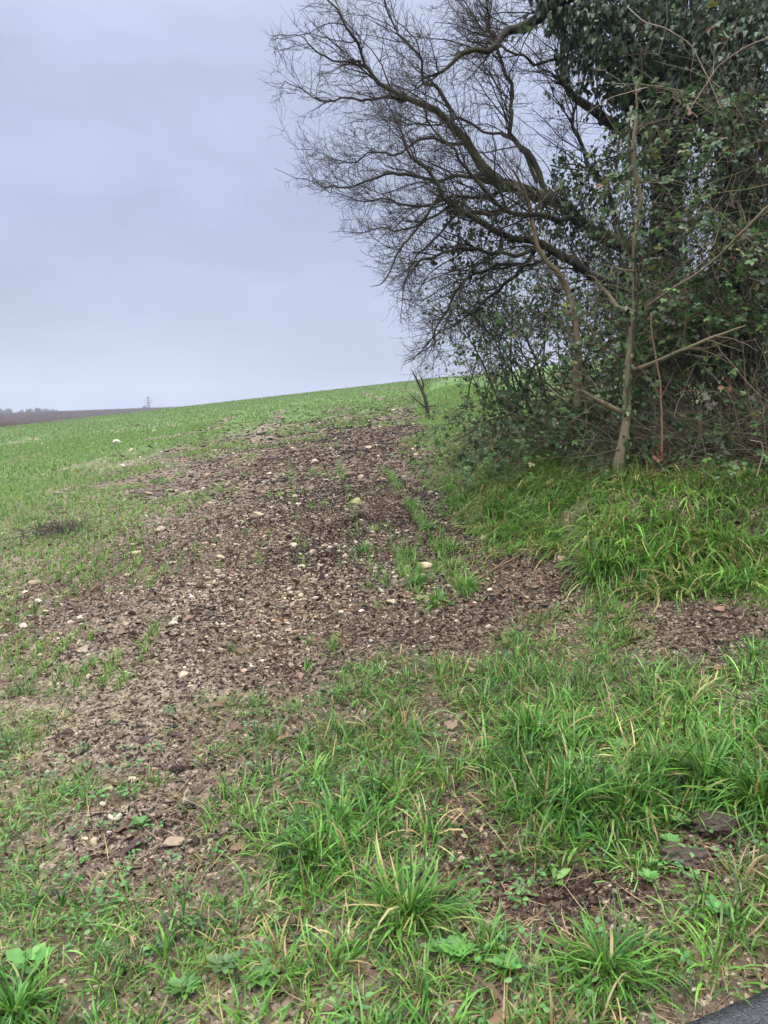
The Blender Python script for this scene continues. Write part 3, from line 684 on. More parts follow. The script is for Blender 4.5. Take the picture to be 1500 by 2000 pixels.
# second ivy-wrapped trunk at the right edge
t2 = empty('ivy_tree'); tag(t2, 'dark tree trunk wrapped in ivy at the right edge of the hedge', 'tree')
tb = Bag(); t2p = limb_pts([(1450, 930, 6.6, .16), (1445, 700, 6.6, .14), (1440, 450, 6.6, .13), (1450, 200, 6.6, .11), (1440, 0, 6.6, .09), (1420, -300, 6.6, .03)], 24)
one_tube(tb, t2p, 10, BK, .06); tb.build('trunk', M_BARK, t2)

# ------------------------------------------------------------------ ivy
IVC = [(.024, .050, .018), (.038, .074, .025), (.014, .028, .011), (.06, .11, .035), (.12, .15, .045)]
IVP = [.35, .28, .22, .12, .03]
def ivy(label, path, rad, n, size, stems=6, hang=.25, col_=IVC, cp=IVP):
    root = empty('ivy'); tag(root, label, 'ivy', 'ivy climbing the hedge trees')
    lp = spline([np.r_[at(x, y, d), r] for (x, y, d, r) in path], 40)
    P, R0 = lp[:, :3], lp[:, 3] * rad
    b = Bag(); sb = Bag()
    t = U(0, 39, n); k = np.minimum(t.astype(int), 38); f = (t - k)[:, None]
    c = P[k] * (1 - f) + P[k + 1] * f; T = nrm(P[k + 1] - P[k])
    per = G(0, 1, (n, 3)); per = nrm(per - (per * T).sum(1, keepdims=True) * T)
    ang = np.arctan2(per[:, 1], per[:, 0])
    lump = .55 + .9 * fbm(t * .35 + 5, ang * 1.2 + 9, int(n) % 97, 3)
    rr = (R0[k] * lump) * np.clip(1 - np.abs(G(0, .22, n)), .2, 1)
    pos = c + per * rr[:, None]; pos[:, 2] -= hang * np.abs(G(0, .35, n)) * (R0[k] > .1)
    d = per * .25 + np.array([0, 0, -1.]) + G(0, .3, (n, 3)); nn = per + np.array([0, 0, .15]) + G(0, .35, (n, 3))
    s = size * U(.5, 1.0, n); s = np.stack([s * .8, s * 1.05, s], 1)
    place(b, *LF_IVY, pos, basis(d, nn), s, pick(col_, n, cp, .22))
    # climbing stems under the leaves
    for q in range(stems):
        a = U(0, 6.28); tt = np.linspace(0, 39, 30); kk = np.minimum(tt.astype(int), 38)
        w_ = np.stack([np.cos(a + tt * .15), np.sin(a + tt * .15), 0 * tt], 1) * (R0[kk] * U(.2, .5))[:, None]
        cs = Bag(); tubes(cs, (P[kk] + w_)[None], np.full((1, 30), .008), np.array([[.06, .045, .03]]), 5); cs.build('stem', M_TWIG, root)
    m = n // 40; ix = rng.integers(0, n, m); p0 = pos[ix]
    PP = grow(p0, per[ix] + np.array([0, 0, -.6]), U(.1, .45, m), 6, .15, (0, 0, -.5)); tubes(sb, PP, np.full((m, 6), .0025), np.array([[.07, .055, .035]]), 3)
    ii = np.repeat(np.arange(m), 9); kk = rng.integers(1, 6, len(ii)); q_ = PP[ii, kk] + G(0, .02, (len(ii), 3)); dd = G(0, .4, (len(ii), 3)) + [0, 0, -1]
    place(b, *LF_IVY, q_, basis(dd, G(0, 1, (len(ii), 3))), size * U(.5, 1.1, len(ii)), pick(col_, len(ii), cp, .2))
    sb.build('tendrils', M_TWIG, root); b.build('leaves', M_IVY, root)
ivy('dark ivy sleeve around the main trunk of the big bare tree', [(1290, 760, 7.9, .2), (1295, 600, 7.9, .2), (1300, 420, 7.9, .13), (1310, 260, 7.9, .20), (1310, 120, 7.9, .40), (1290, -60, 7.9, .5), (1290, -160, 7.9, .5)], 1.15, 8500, .055)
ivy('hanging ivy curtain on the high limb reaching up and left from the main trunk', [(1310, 230, 7.6, .15), (1270, 130, 7.5, .24), (1210, 50, 7.5, .30), (1150, -20, 7.5, .36), (1120, -90, 7.5, .4)], 1.1, 5500, .065, 4, .6)
ivy('very dark ivy mass in the top right corner', [(1360, 200, 6.8, .2), (1390, 90, 6.8, .45), (1410, -30, 6.8, .6), (1420, -150, 6.8, .8)], 1.0, 6200, .055, 5, .3)
ivy('ivy sleeve round the dark trunk at the right edge', [(1450, 880, 6.5, .2), (1450, 650, 6.5, .3), (1455, 420, 6.5, .22), (1460, 220, 6.5, .36), (1460, -50, 6.5, .5)], 1.1, 9500, .052)
ivy('thin ivy strands on the lowest thick mossy limb', [(1260, 500, 7.7, .12), (1180, 458, 7.8, .13), (1100, 410, 7.8, .12), (1040, 380, 7.75, .10), (960, 420, 7.3, .15), (880, 410, 7.1, .1)], 1.6, 900, .055, 3, .5)
ivy('ivy clump where the upper curved limb meets the trunk', [(1240, 285, 8, .12), (1210, 300, 7.8, .22), (1150, 330, 7.7, .2), (1080, 320, 7.7, .15)], 1.2, 900, .055, 2, .8)

# ------------------------------------------------------------------ saplings
def sapling(label, path, side, M=M_PALE, leaves=0, nm='sapling', tw=18):
    root = empty(nm); tag(root, label, 'sapling', 'slim saplings in the hedge')
    b = Bag(); lp = limb_pts(path, 34); P, Rr = one_tube(b, np.c_[lp[:, :3], lp[:, 3] * (1 + .25 * (vn(lp[:, 2] * 7 + 40, lp[:, 0], 4) - .5))], 12, BK, .09)
    b.build('trunk', M, root)
    bb = Bag(); p, d, r, t, _ = kids(P[None], Rr[None], tw, .4, .98, .5, 1.2, (0, 0, .3)); n = len(p)
    P2 = grow(p, d, U(.2, .8, n), 9, .14, (0, 0, .2)); R2 = np.minimum(r * .4, .006)[:, None] * np.linspace(1, .3, 9); tubes(bb, P2, np.maximum(R2, .0015), np.array([[.13, .10, .065]]), 4)
    p, d, r, t, _ = kids(P2, R2, 5, .2, 1, .5, 1.); n = len(p); P3 = grow(p, d, U(.08, .3, n), 5, .15, (0, 0, .2)); tubes(bb, P3, np.full((n, 5), .0014), np.array([[.12, .09, .06]]), 3)
    for s in side:
        sbg = Bag(); lp = limb_pts(s, 20); P, Rr = one_tube(sbg, lp, 7, BK, .05)
        so_ = sbg.build('branch', M, root)
        p, d, r, t, _ = kids(P[None], Rr[None], 8, .3, .98, .4, 1.1); n = len(p)
        P2 = grow(p, d, U(.15, .5, n), 8, .16, (0, 0, .0)); tubes(bb, P2, np.linspace(.004, .0015, 8)[None] * np.ones((n, 1)), np.array([[.16, .12, .075]]), 4)
    bb.build('twigs', M_TWIG, root)
sapling('slim pale-barked sapling standing at the front of the hedge, forked low on its left',
        [(1208, 965, 6.0, .050), (1213, 900, 5.95, .041), (1222, 810, 5.95, .034), (1229, 740, 6.0, .026), (1231, 640, 6.0, .021), (1239, 560, 6.0, .019), (1238, 470, 6.0, .016), (1245, 400, 6.0, .019), (1239, 330, 6.0, .021), (1234, 280, 6.0, .017), (1246, 220, 6.0, .010), (1238, 150, 6.0, .003)],
        [[(1222, 815, 6.0, .03), (1195, 800, 5.95, .024), (1165, 780, 5.9, .016), (1130, 762, 5.8, .006)],
         [(1240, 722, 6.0, .02), (1300, 700, 5.7, .017), (1350, 676, 5.5, .014), (1400, 655, 5.4, .011), (1460, 636, 5.3, .005)],
         [(1238, 608, 6.0, .024), (1205, 600, 6.2, .02), (1180, 565, 6.4, .012), (1160, 540, 6.5, .004)],
         [(1240, 530, 6.0, .014), (1215, 528, 5.9, .011), (1200, 524, 5.85, .006)]])
sapling('thin leaning sapling with a bent stem behind the hedge edge, left of the pale one',
        [(1128, 800, 7.1, .042), (1130, 700, 7.1, .036), (1124, 640, 7.1, .033), (1120, 600, 7.1, .03), (1108, 560, 7.1, .028), (1075, 522, 7.0, .025), (1047, 480, 7.0, .023), (1040, 430, 7.0, .02), (1025, 380, 7.0, .016), (1000, 330, 6.9, .006)],
        [[(1128, 720, 7.1, .02), (1116, 690, 7.1, .018), (1110, 640, 7.1, .012), (1105, 600, 7.1, .005)]], tw=30)
gp = ground(838, 812)
sapling('dead leafless stub of a sapling standing apart at the far left end of the hedge',
        [(836, 815, gp[1], .075), (833, 790, gp[1], .06), (826, 765, gp[1], .05), (815, 742, gp[1], .03), (803, 722, gp[1], .006)],
        [[(834, 800, gp[1], .03), (812, 780, gp[1] - .2, .02), (797, 765, gp[1] - .3, .006)], [(828, 770, gp[1], .025), (826, 745, gp[1], .02), (820, 732, gp[1], .006)]], M_BARK, nm='dead_sapling', tw=8)

# ------------------------------------------------------------------ brambles and hedge shrubs
BRC = [(.062, .125, .036), (.09, .175, .05), (.038, .075, .026), (.13, .23, .06), (.20, .21, .05), (.13, .07, .03), (.24, .23, .17)]
BRP = [.30, .25, .22, .12, .05, .03, .03]
def bramble(label, bases, n, up, L, leaf, toward=(-.25, -.45, 0), dens=1.0, canec=(.14, .10, .06), dead=0, leafp=BRP, name='bramble_bush', cat='bramble', droop=1.5, lt=.25):
    root = empty(name); tag(root, label, cat, 'brambles along the hedge')
    cb = Bag(); lb = Bag()
    B = np.array([np.r_[at(x, y, d)] if y is not None else ground(x, 0) for (x, y, d, s) in bases]); S = np.array([q[3] for q in bases])
    ix = rng.integers(0, len(B), n)
    p0 = B[ix] + G(0, 1, (n, 3)) * np.c_[S[ix], S[ix], S[ix] * .3]
    D = np.stack([G(toward[0], .55, n), G(toward[1], .55, n), U(.3, 1.2, n) * up], 1)
    P = grow(p0, D, U(.5, 1.1, n) * L, 14, .13, np.array([toward[0] * .3, toward[1] * .3, -droop]))
    def settle(Q):
        dy = Q[..., 1] - Q[:, :1, 1]; Q[..., 1] = np.where(dy < -.22, Q[:, :1, 1] - .22 + (dy + .22) * .2, Q[..., 1])
        Q[..., 2] = np.maximum(Q[..., 2], height(Q[..., 0], Q[..., 1], False) + .02 + .06 * U(0, 1, Q.shape[:2])); return Q
    P = settle(P)
    R0 = np.linspace(.0042, .0016, 14)[None] * U(.6, 1.3, (n, 1))
    tubes(cb, P, R0, pick([canec, (.20, .15, .10), (.08, .05, .04), (.10, .12, .05)], n, [.4, .25, .2, .15]), 4)
    # trifoliate leaves
    m = int(n * 13 * dens); p, d, r, t, _ = kids(P, R0, max(1, int(13 * dens)), lt, 1, .5, 1.3, (0, -.3, .3)); m = len(p)
    st = U(.03, .08, m)[:, None]; e = p + nrm(d) * st
    tubes(cb, np.stack([p, e], 1), np.full((m, 2), .0009), np.array([[.09, .11, .05]]), 3)
    clr = pick(BRC, m, np.array(leafp) / sum(leafp), .2); s = leaf * U(.6, 1.25, m)
    nn = np.stack([G(0, .45, m), G(-.35, .45, m), np.abs(G(.8, .4, m))], 1)
    d = nrm(nrm(d) + np.array([0, -.2, -.35]))
    for a, f in ((0, 1), (1.1, .85), (-1.1, .85)):
        z = nrm(nn - (nn * d).sum(1, keepdims=True) * d); x = np.cross(d, z)
        d2 = d * math.cos(a) + x * math.sin(a) + G(0, .12, (m, 3))
        place(lb, *LF_OV, e, basis(d2, z + G(0, .2, (m, 3))), s * f, clr)
    if dead:
        p0 = B[rng.integers(0, len(B), dead)] + G(0, 1, (dead, 3)) * np.array([S.mean() * 1.4, S.mean(), .15])
        Pd = grow(p0, G(0, 1, (dead, 3)) + [0, 0, .5], U(.3, 1.1, dead), 8, .14, (0, 0, -.5)); Pd = settle(Pd)
        tubes(cb, Pd, np.linspace(.003, .0012, 8)[None] * U(.6, 1.3, (dead, 1)), pick([(.20, .16, .10), (.11, .085, .055), (.28, .23, .15), (.07, .052, .036)], dead), 3)
    cb.build('canes', M_TWIG, root); lb.build('leaves', M_LEAF, root)
bramble('tangle of pale bare bramble canes with a few green leaves, right of the pale sapling', [(1320, 905, 6.5, .2), (1365, 900, 6.4, .22), (1410, 895, 6.2, .22)], 90, .8, 1.2, .048, dens=.6, dead=1500, lt=.4, toward=(-.1, -.1, 0))
bramble('tangle of bare canes and small green leaves at the right edge below the ivy trunk', [(1460, 900, 6.1, .22), (1530, 880, 6.0, .3)], 90, .8, 1.3, .048, dens=.7, dead=1100, lt=.4, toward=(-.1, -.1, 0))
bramble('bramble thicket of broad green leaves above the bare canes right of the pale sapling', [(1300, 720, 6.6, .22), (1370, 680, 6.5, .25), (1440, 640, 6.4, .3)], 210, .9, 1.0, .052, dens=1.1, dead=500, toward=(-.05, -.1, 0))
bramble('high brambles climbing over the ivy at the upper right', [(1430, 420, 6.3, .3), (1490, 300, 6.0, .3), (1420, 220, 6.2, .25), (1500, 520, 5.8, .3)], 115, .7, 1.1, .05, dens=.9, toward=(-.1, -.1, 0), dead=300)
bramble('bramble clump with bluish leaves between the two slim saplings', [(1150, 890, 7.2, .15), (1110, 850, 7.5, .2), (1170, 800, 7.5, .15)], 110, .9, 1.0, .048, dens=1.25, dead=250, toward=(-.05, -.12, 0))
bramble('leafy bramble drooping over the top of the bank, left of the bent sapling', [(1040, 860, 8.2, .25), (1070, 800, 8.2, .3)], 100, .9, 1.2, .05, dens=1.2, dead=200, toward=(-.1, -.1, 0))
bramble('low green bramble leaves carpeting the foot of the hedge below the bare canes', [(1270, 915, 6.3, .12), (1330, 915, 6.2, .15), (1400, 905, 6.1, .15), (1480, 905, 6.0, .15)], 70, .35, .55, .042, dens=.9, toward=(-.1, -.25, 0), leafp=[.3, .3, .3, .15, .03, .03, .02])
bramble('low bramble spreading over grass at the hedge foot with yellow leaves', [(980, 880, 10.2, .2), (950, 870, 11.2, .2)], 45, .5, .7, .05, dens=.9, dead=160, leafp=[.2, .2, .1, .15, .25, .15, .05], toward=(-.1, -.15, 0))
bramble('sparse bramble sprays hanging through the limbs above the bent sapling', [(1150, 620, 7.4, .3), (1050, 640, 7.5, .3), (1200, 680, 7.0, .25)], 90, .5, .8, .045, dens=.7, toward=(-.1, -.1, 0))
def shrub(label, bases, n, H, leaf, nl, spread=.5, lp=[.35, .2, .3, .08, .04, .02, .01], dens2=9, trop=(-.2, 0, .1)):
    root = empty('shrub'); tag(root, label, 'shrub', 'twiggy shrubs in the hedge')
    cb = Bag(); lb = Bag(); B = np.array([at(x, y, d) for (x, y, d, s) in bases]); S = np.array([q[3] for q in bases])
    ix = rng.integers(0, len(B), n); p0 = B[ix] + G(0, 1, (n, 3)) * np.c_[S[ix], S[ix], 0 * S[ix]]
    P = grow(p0, np.stack([G(trop[0], spread, n), G(-.1, spread, n), np.ones(n)], 1), U(.7, 1.15, n) * H, 12, .10, trop)
    def edge(Q): x_, y_ = project(Q); return (x_ > 815 + G(0, 12, x_.shape)).all(1)
    q = edge(P); P = P[q]; n = len(P)
    R1 = np.linspace(.013, .003, 12)[None] * U(.5, 1.1, (n, 1)); tubes(cb, P, R1, np.array([[.05, .042, .03]]), 5)
    p, d, r, t, _ = kids(P, R1, dens2, .38, 1, .4, 1.1, (-.1, 0, 0)); m = len(p); P2 = grow(p, d, U(.25, .75, m), 8, .15, (trop[0], 0, -.1)); P2 = P2[edge(P2)]; m = len(P2); R2 = np.linspace(.0035, .0014, 8)[None] * np.ones((m, 1)); tubes(cb, P2, R2, np.array([[.055, .045, .034]]), 4)
    p, d, r, t, _ = kids(P2, R2, 7, .1, 1, .4, 1.1); m = len(p); P3 = grow(p, d, U(.08, .28, m), 4, .15, (0, 0, 0)); P3 = P3[edge(P3)]; m = len(P3); R3 = np.full((m, 4), .0012); tubes(cb, P3, R3, np.array([[.065, .052, .04]]), 3)
    p, d, r, t, _ = kids(P3, R3, 1, .3, 1, .4, 1.2); q = rng.permutation(len(p))[:nl]; p, d = p[q], d[q]; m = len(p)
    place(lb, *LF_OV, p, basis(nrm(d) + [0, 0, -.5], np.stack([G(0, .5, m), G(-.3, .5, m), np.abs(G(.6, .4, m))], 1)), leaf * U(.6, 1.3, m), pick(BRC, m, lp, .2))
    cb.build('twigs', M_TWIG, root); lb.build('leaves', M_LEAF, root)
shrub('leafy dark shrub at the left front of the hedge with sky showing through', [(960, 800, 9.5, .3), (1000, 790, 9.3, .3), (1040, 780, 9.2, .3)], 22, 1.7, .05, 5500, .45, trop=(-.3, 0, 0))
shrub('small leafed shrub hanging low over the grass at the hedge end', [(950, 790, 12.5, .2), (985, 790, 12.0, .2)], 7, .75, .05, 1500, .3)
shrub('dense twiggy shrub behind the bent sapling', [(1070, 800, 8.8, .3), (1130, 800, 8.6, .3), (1180, 800, 8.6, .3)], 30, 2.3, .05, 5500, .35, dens2=11)
shrub('dense twiggy shrub behind the pale sapling', [(1230, 800, 9.0, .3), (1300, 800, 9.0, .3), (1350, 800, 9.0, .3)], 32, 2.3, .055, 9000, .35, dens2=11, trop=(-.05, 0, .1))
shrub('dense twiggy shrub behind the ivy trunk at the right', [(1400, 780, 8.6, .3), (1470, 760, 8.6, .3), (1530, 740, 8.4, .3)], 34, 2.6, .055, 10000, .35, dens2=11, trop=(0, 0, .1))
# ------------------------------------------------------------------ loose branches and canes
def stick(label, pts, r0, r1, c=(.10, .075, .05), nm='fallen_branch', side=6):
    b = Bag(); P = spline([np.r_[q, 0] for q in pts], 20); P[:, 3] = np.linspace(r0, r1, 20)
    one_tube(b, P, 6, np.array([c]), .03)
    if side:
        p, d, r, t, _ = kids(P[None, :, :3], P[None, :, 3], side, .3, .95, .3, .8); n = len(p)
        tubes(b, grow(p, d, U(.1, .4, n), 6, .12, (0, 0, 0)), np.linspace(min(r0, r1) * .55, min(r0, r1) * .25, 6)[None] * np.ones((n, 1)), np.array([c]), 4)
    return tag(b.build(nm, M_TWIG), label, 'branch')
ivy('sparse ivy and bramble leaves on the pale sapling', [(1216, 900, 5.95, .05), (1229, 700, 5.95, .07), (1239, 500, 5.95, .08), (1240, 300, 5.95, .11), (1240, 200, 5.95, .12)], 1.1, 420, .05, 1, .1, IVC, [.1, .3, .1, .35, .15])
stick('long bare branch slanting down the bank onto the leaf litter', [ground(818, 915) + [0, 0, .03], ground(880, 880) + [0, 0, .12], at(925, 842, 8.9), at(965, 812, 8.9), at(1010, 806, 8.9)], .006, .012)
stick('straight brown stick lying on bare soil at the toe of the bank', [ground(925, 1142) + [0, 0, .01], ground(975, 1115) + [0, 0, .03], ground(1015, 1090) + [0, 0, .02]], .009, .006, (.16, .10, .06), side=0)
stick('thin dark stick on the litter in front of the bank grass', [ground(1030, 1165) + [0, 0, .01], ground(1090, 1150) + [0, 0, .03], ground(1140, 1158) + [0, 0, .02]], .006, .003, (.08, .055, .04), side=2)
stick('pale brown twig lying across the gravel left of centre', [ground(390, 1330) + [0, 0, .01], ground(420, 1310) + [0, 0, .02], ground(452, 1296) + [0, 0, .01]], .004, .002, (.26, .18, .11), side=0)
stick('thick pale branch crossing in front of the brambles, rising to the right edge', [at(1258, 600, 5.6), at(1310, 562, 5.3), at(1360, 534, 5.1), at(1410, 495, 4.9), at(1450, 455, 4.7), at(1520, 385, 4.5)], .005, .009, (.22, .17, .11), 'leaning_branch', 7)
stick('reddish brown forked stem standing in the brambles right of the pale sapling', [at(1292, 900, 5.7), at(1293, 800, 5.7), at(1290, 740, 5.7), at(1280, 690, 5.7), at(1272, 650, 5.7), at(1270, 608, 5.7)], .009, .005, (.20, .12, .075), 'bare_stalk', 4)
stick('thin curved pale stem at the right edge of the hedge foot', [at(1478, 930, 4.9), at(1490, 880, 4.9), at(1488, 862, 4.9), at(1465, 858, 4.9)], .004, .003, (.30, .23, .16), 'bare_stalk', 0)
stick('long thin pale cane hanging across the ivy at the top right', [at(1225, 15, 5.4), at(1260, 45, 5.3), at(1300, 52, 5.2), at(1350, 90, 5.2), at(1380, 150, 5.2), at(1410, 212, 5.2)], .004, .003, (.26, .2, .15), 'hanging_cane', 4)
stick('straight pale cane slanting through the ivy towards the upper right corner', [at(1345, 220, 5.0), at(1400, 130, 5.0), at(1450, 95, 4.9), at(1510, 70, 4.8)], .003, .004, (.25, .18, .14), 'hanging_cane', 3)

# red leaf cluster on the bramble
for (px, py, d_, lab) in ((1286, 888, 5.7, 'bright red dead leaf cluster low in the bare canes, right of the pale sapling'), (1420, 750, 5.3, 'small red leaf cluster high in the brambles near the right edge')):
    b = Bag(); n = 12 if py > 800 else 6; p = at(px, py, d_) + G(0, .018, (n, 3))
    place(b, *LF_OV, p, basis(G(0, 1, (n, 3)) + [0, 0, -.6], G(0, .6, (n, 3)) + [0, -1, .3]), U(.03, .055, n), pick([(.30, .085, .045), (.24, .10, .055)], n))
    tag(b.build('red_leaves', M_LEAF), lab, 'leaves')

# ------------------------------------------------------------------ tussocks, weeds, clods
def tussock(px, py, n, L, rad, label, drift=(0, -.3), cols=GCOL, cp=GP, wd=.0055):
    g = ground(px, py); b = Bag(); r = np.abs(G(0, rad, n)); ph = U(0, 6.28, n); drift = (drift[0] + G(0, .25), drift[1])
    x = g[0] + r * np.cos(ph); y = g[1] + r * np.sin(ph); az = np.arctan2(np.sin(ph) + drift[1] + G(0, .3, n), np.cos(ph) + drift[0] + G(0, .5, n))
    c = pick(cols, n, cp, .14)
    blades(b, np.stack([x, y, height(x, y) - .01], -1), az, L * U(.4, 1.2, n), np.clip(.25 + r / rad * .4 + G(0, .3, n), 0, 1.4), np.clip(G(1.2, .55, n), -.2, 2.2), U(.6, 1.25, n) * wd * 1.25, c, 5)
    tag(b.build('grass_tussock', M_GRASS), label, 'grass tussock', 'grass tussocks on the verge and bank')
DK = [.35, .2, .35, .06, .03, .01]
tussock(800, 1790, 260, .19, .08, 'big pale green tussock right of bottom centre, its blades combed outwards')
tussock(620, 1680, 200, .17, .08, 'dark upright tussock left of the big pale one', cp=DK)
tussock(1110, 1570, 300, .17, .08, 'dark green tussock just behind the wheel rut', cp=DK)
tussock(1220, 1590, 200, .16, .06, 'tall tussock with drooping blades over the rut, beside the mud clod', cp=DK)
tussock(1380, 1530, 300, .22, .06, 'broad bladed tussock behind the mud clod', cp=DK, wd=.007)
tussock(1480, 1560, 260, .24, .06, 'dark tussock at the right edge above the rut', cp=DK)
tussock(1030, 1440, 260, .20, .06, 'rounded tussock in the middle of the lush verge')
tussock(60, 1015, 200, .12, .16, 'dark green clump of crop beside the dark root heap', (0, 0), cp=DK, wd=.005)
tussock(430, 960, 160, .11, .16, 'low green clump of crop between the pinkish stone and the widest flat stone', (0, 0), wd=.005)
tussock(30, 1990, 260, .14, .05, 'dark tussock in the bottom left corner', cp=DK)
tussock(1180, 1900, 240, .15, .05, 'tussock with a few straw blades near the asphalt edge')
tussock(960, 1010, 260, .36, .08, 'bright tussock spilling off the left corner of the bank', (-.5, -.8))
tussock(1180, 1120, 300, .36, .10, 'bright tussock flopping over the toe of the bank', (-.6, -.8))
tussock(1420, 1080, 300, .36, .10, 'yellowish tussock on the bank near the right edge', (-.5, -.8), cp=[.15, .2, .1, .2, .2, .15])
# distinct tufts of seedlings on the bare strip
for (px, py, lab) in ((800, 1085, 'dense seedling tuft behind the bright cream stone'), (880, 1080, 'seedling tuft right of the bright cream stone'), (820, 1140, 'seedling tuft in front of the bright cream stone'),
        (850, 1180, 'nearest dense wheat tuft on the bare strip'), (910, 1150, 'seedling tuft nearest the stick at the bank toe'), (805, 990, 'thin seedling tuft at the upper end of the drill row'), (840, 1035, 'seedling tuft midway along the drill row'),
        (755, 925, 'small bright tuft highest on the dark strip'), (710, 1080, 'small tuft left of the drill row')):
    tussock(px, py, 150, .15, .065, lab, (0, 0), wd=.005)
def weed(px, py, n, L, label, c=(.075, .19, .035), wide=.8, up=.35, lobes=False):
    g = ground(px, py); root = empty('weed'); b = Bag(); z = float(height(g[0], g[1]))
    a = np.arange(n) * 2.4 + U(0, 1); d = np.stack([np.cos(a), np.sin(a), up + U(-.1, .25, n)], 1)
    s = L * U(.6, 1.1, n); pos = np.array([g[0], g[1], z + .015]) + nrm(d) * (s * .25)[:, None]
    T = LF_IVY if lobes else LF_OV
    place(b, *T, pos, basis(d, np.array([0, 0, 1.]) + G(0, .15, (n, 3))), np.stack([s * wide, s, s], 1), pick([c], n, None, .22))
    tubes(b, np.stack([np.broadcast_to([g[0], g[1], z], (n, 3)), pos], 1), np.full((n, 2), .0015), np.array([c]), 4)
    bpy.data.objects.remove(root)
    tag(b.build('weed', M_LEAF), label, 'weed', 'broad leaved weeds in the verge')
for w_ in ((360, 1950, 22, .042, 'rounded rosette weed at the bottom left of centre'), (505, 1935, 16, .045, 'broad leaved weed right of the rounded rosette', (.09, .20, .04)),
           (440, 1900, 16, .045, 'dusty grey-green weed just behind the rounded rosette', (.09, .165, .055)), (60, 1905, 6, .06, 'lobed buttercup leaf weed near the bottom left corner', (.10, .26, .05), 1.1, .3, True),
           (890, 1880, 10, .045, 'lobed buttercup weed below the big pale tussock', (.13, .30, .06), 1.1, .5, True), (850, 1868, 6, .04, 'small lobed weed left of the buttercup weed', (.12, .28, .06), 1.1, .5, True),
           (985, 1912, 8, .045, 'lobed weed at the bottom, right of the buttercup weed', (.12, .28, .06), 1.1, .5, True),
           (1104, 1700, 3, .085, 'pale lime dock weed standing in front of the dark tussock', (.13, .26, .05), .38, 1.3), (1080, 1728, 4, .06, 'flat lime leaf at the edge of the wheel rut', (.13, .26, .05), .7, .4),
           (1330, 1610, 26, .035, 'chickweed patch left of the mud clod', (.13, .30, .06), .9, .6), (1310, 1640, 24, .035, 'chickweed patch touching the rut right of the tall tussock', (.12, .28, .06), .9, .6),
           (1265, 1730, 12, .03, 'tiny clover plant on the bare rut', (.10, .26, .05), 1.0, .6), (1400, 1790, 20, .035, 'clover patch right of the rut end', (.09, .24, .05), 1.0, .5),
           (275, 1620, 18, .04, 'small leafy weed on the worn gravel patch', (.10, .22, .05), .8, .7), (1215, 1470, 12, .05, 'low leafy weed among the lush verge grass', (.11, .27, .06), .9, .6)):
    weed(*w_)
b = Bag(); P = scatter_pts(-2.6, 3.0, 1.15, 4.8, 2600, lambda P, x, y: np.clip((cover(P) - .25) * 1.5, 0, 1) * is_verge(x, y) * (fbm(x * 3, y * 3, 151, 3) > .42)); n = len(P)
blades(b, P, U(0, 6.28, n), U(.015, .05, n), np.clip(G(.7, .4, n), 0, 1.5), G(.6, .5, n), U(.0015, .003, n), pick([(.07, .15, .03), (.11, .20, .04), (.17, .19, .05), (.05, .11, .03)], n), 2)
tag(b.build('turf', M_GRASS), 'short fine turf between the tufts', 'turf', kind='stuff')
# low small-leaved plants between the grass
b = Bag(); P = scatter_pts(-2, 2.4, 1.3, 3.6, 55, lambda P, x, y: (fbm(x * 2.5, y * 2.5, 111, 2) > .5) * is_verge(x, y)); n = len(P)
ix = np.repeat(np.arange(n), 9); m = len(ix); a = U(0, 6.28, m); r = U(.005, .03, m)
q = P[ix] + np.stack([r * np.cos(a), r * np.sin(a), U(.01, .045, m)], 1)
place(b, *LF_OV, q, basis(np.stack([np.cos(a), np.sin(a), U(-.1, .5, m)], 1), np.array([0, 0, 1.]) + G(0, .3, (m, 3))), np.stack([U(.012, .024, m), U(.014, .028, m), np.full(m, .02)], 1), pick([(.09, .23, .05), (.13, .28, .07), (.07, .18, .05)], m))
tag(b.build('ground_cover', M_LEAF), 'small leaved clover and chickweed between the grass', 'ground cover', kind='stuff')
def clod(px, py, wpx, hf, label, seed, c=(.075, .052, .042)):
    g = ground(px, py); wd = wpx / FPX * np.linalg.norm(g - CAM); V, F = ico(5); nn = nrm(V)
    r = .5 + .75 * fbm(nn[:, 0] * 2.6 + nn[:, 2] * 1.5 + 9, nn[:, 1] * 2.6 + nn[:, 2] + 5, seed, 5) + .35 * fbm(nn[:, 0] * 14 + 9, nn[:, 1] * 14 + nn[:, 2] * 9 + 5, seed, 3)
    V = V * r[:, None] * [wd, wd * .8, wd * hf * 1.6]
    o = build('mud_clod', V, F, M_STONE, np.array(c)[None] * (.6 + .8 * fbm(V[:, 0] * 120 + 50, V[:, 1] * 120 + V[:, 2] * 80 + 50, seed, 3))[:, None]); o.location = (g[0], g[1], float(height(g[0], g[1])) + wd * hf * .25)
    tag(o, label, 'mud clod', 'clods of dark mud')
clod(1398, 1612, 70, .32, 'dark brown mud clod above the right end of the wheel rut', 3)
clod(1340, 1665, 80, .22, 'flatter smeared mud clod just below the round one', 5)
clod(345, 1880 - 370, 22, .5, 'small dark soil lump behind the worn gravel patch', 8, (.04, .03, .028))
# dark heap of dead roots in the crop at the left
g = ground(135, 1035); b = Bag(); n = 700
p0 = g + G(0, 1, (n, 3)) * [.22, .30, .015]; PP = grow(p0, np.stack([G(0, 1, n), G(0, 1, n), np.abs(G(.25, .3, n))], 1), U(.05, .22, n), 7, .3, (0, 0, -.6))
tubes(b, PP, np.full((n, 7), .0035) * U(.4, 1.2, (n, 1)), pick([(.05, .035, .03), (.03, .022, .02), (.12, .085, .06)], n), 4)
tag(b.build('root_heap', M_TWIG), 'dark heap of dead roots and weed stalks in the crop at the left', 'heap')

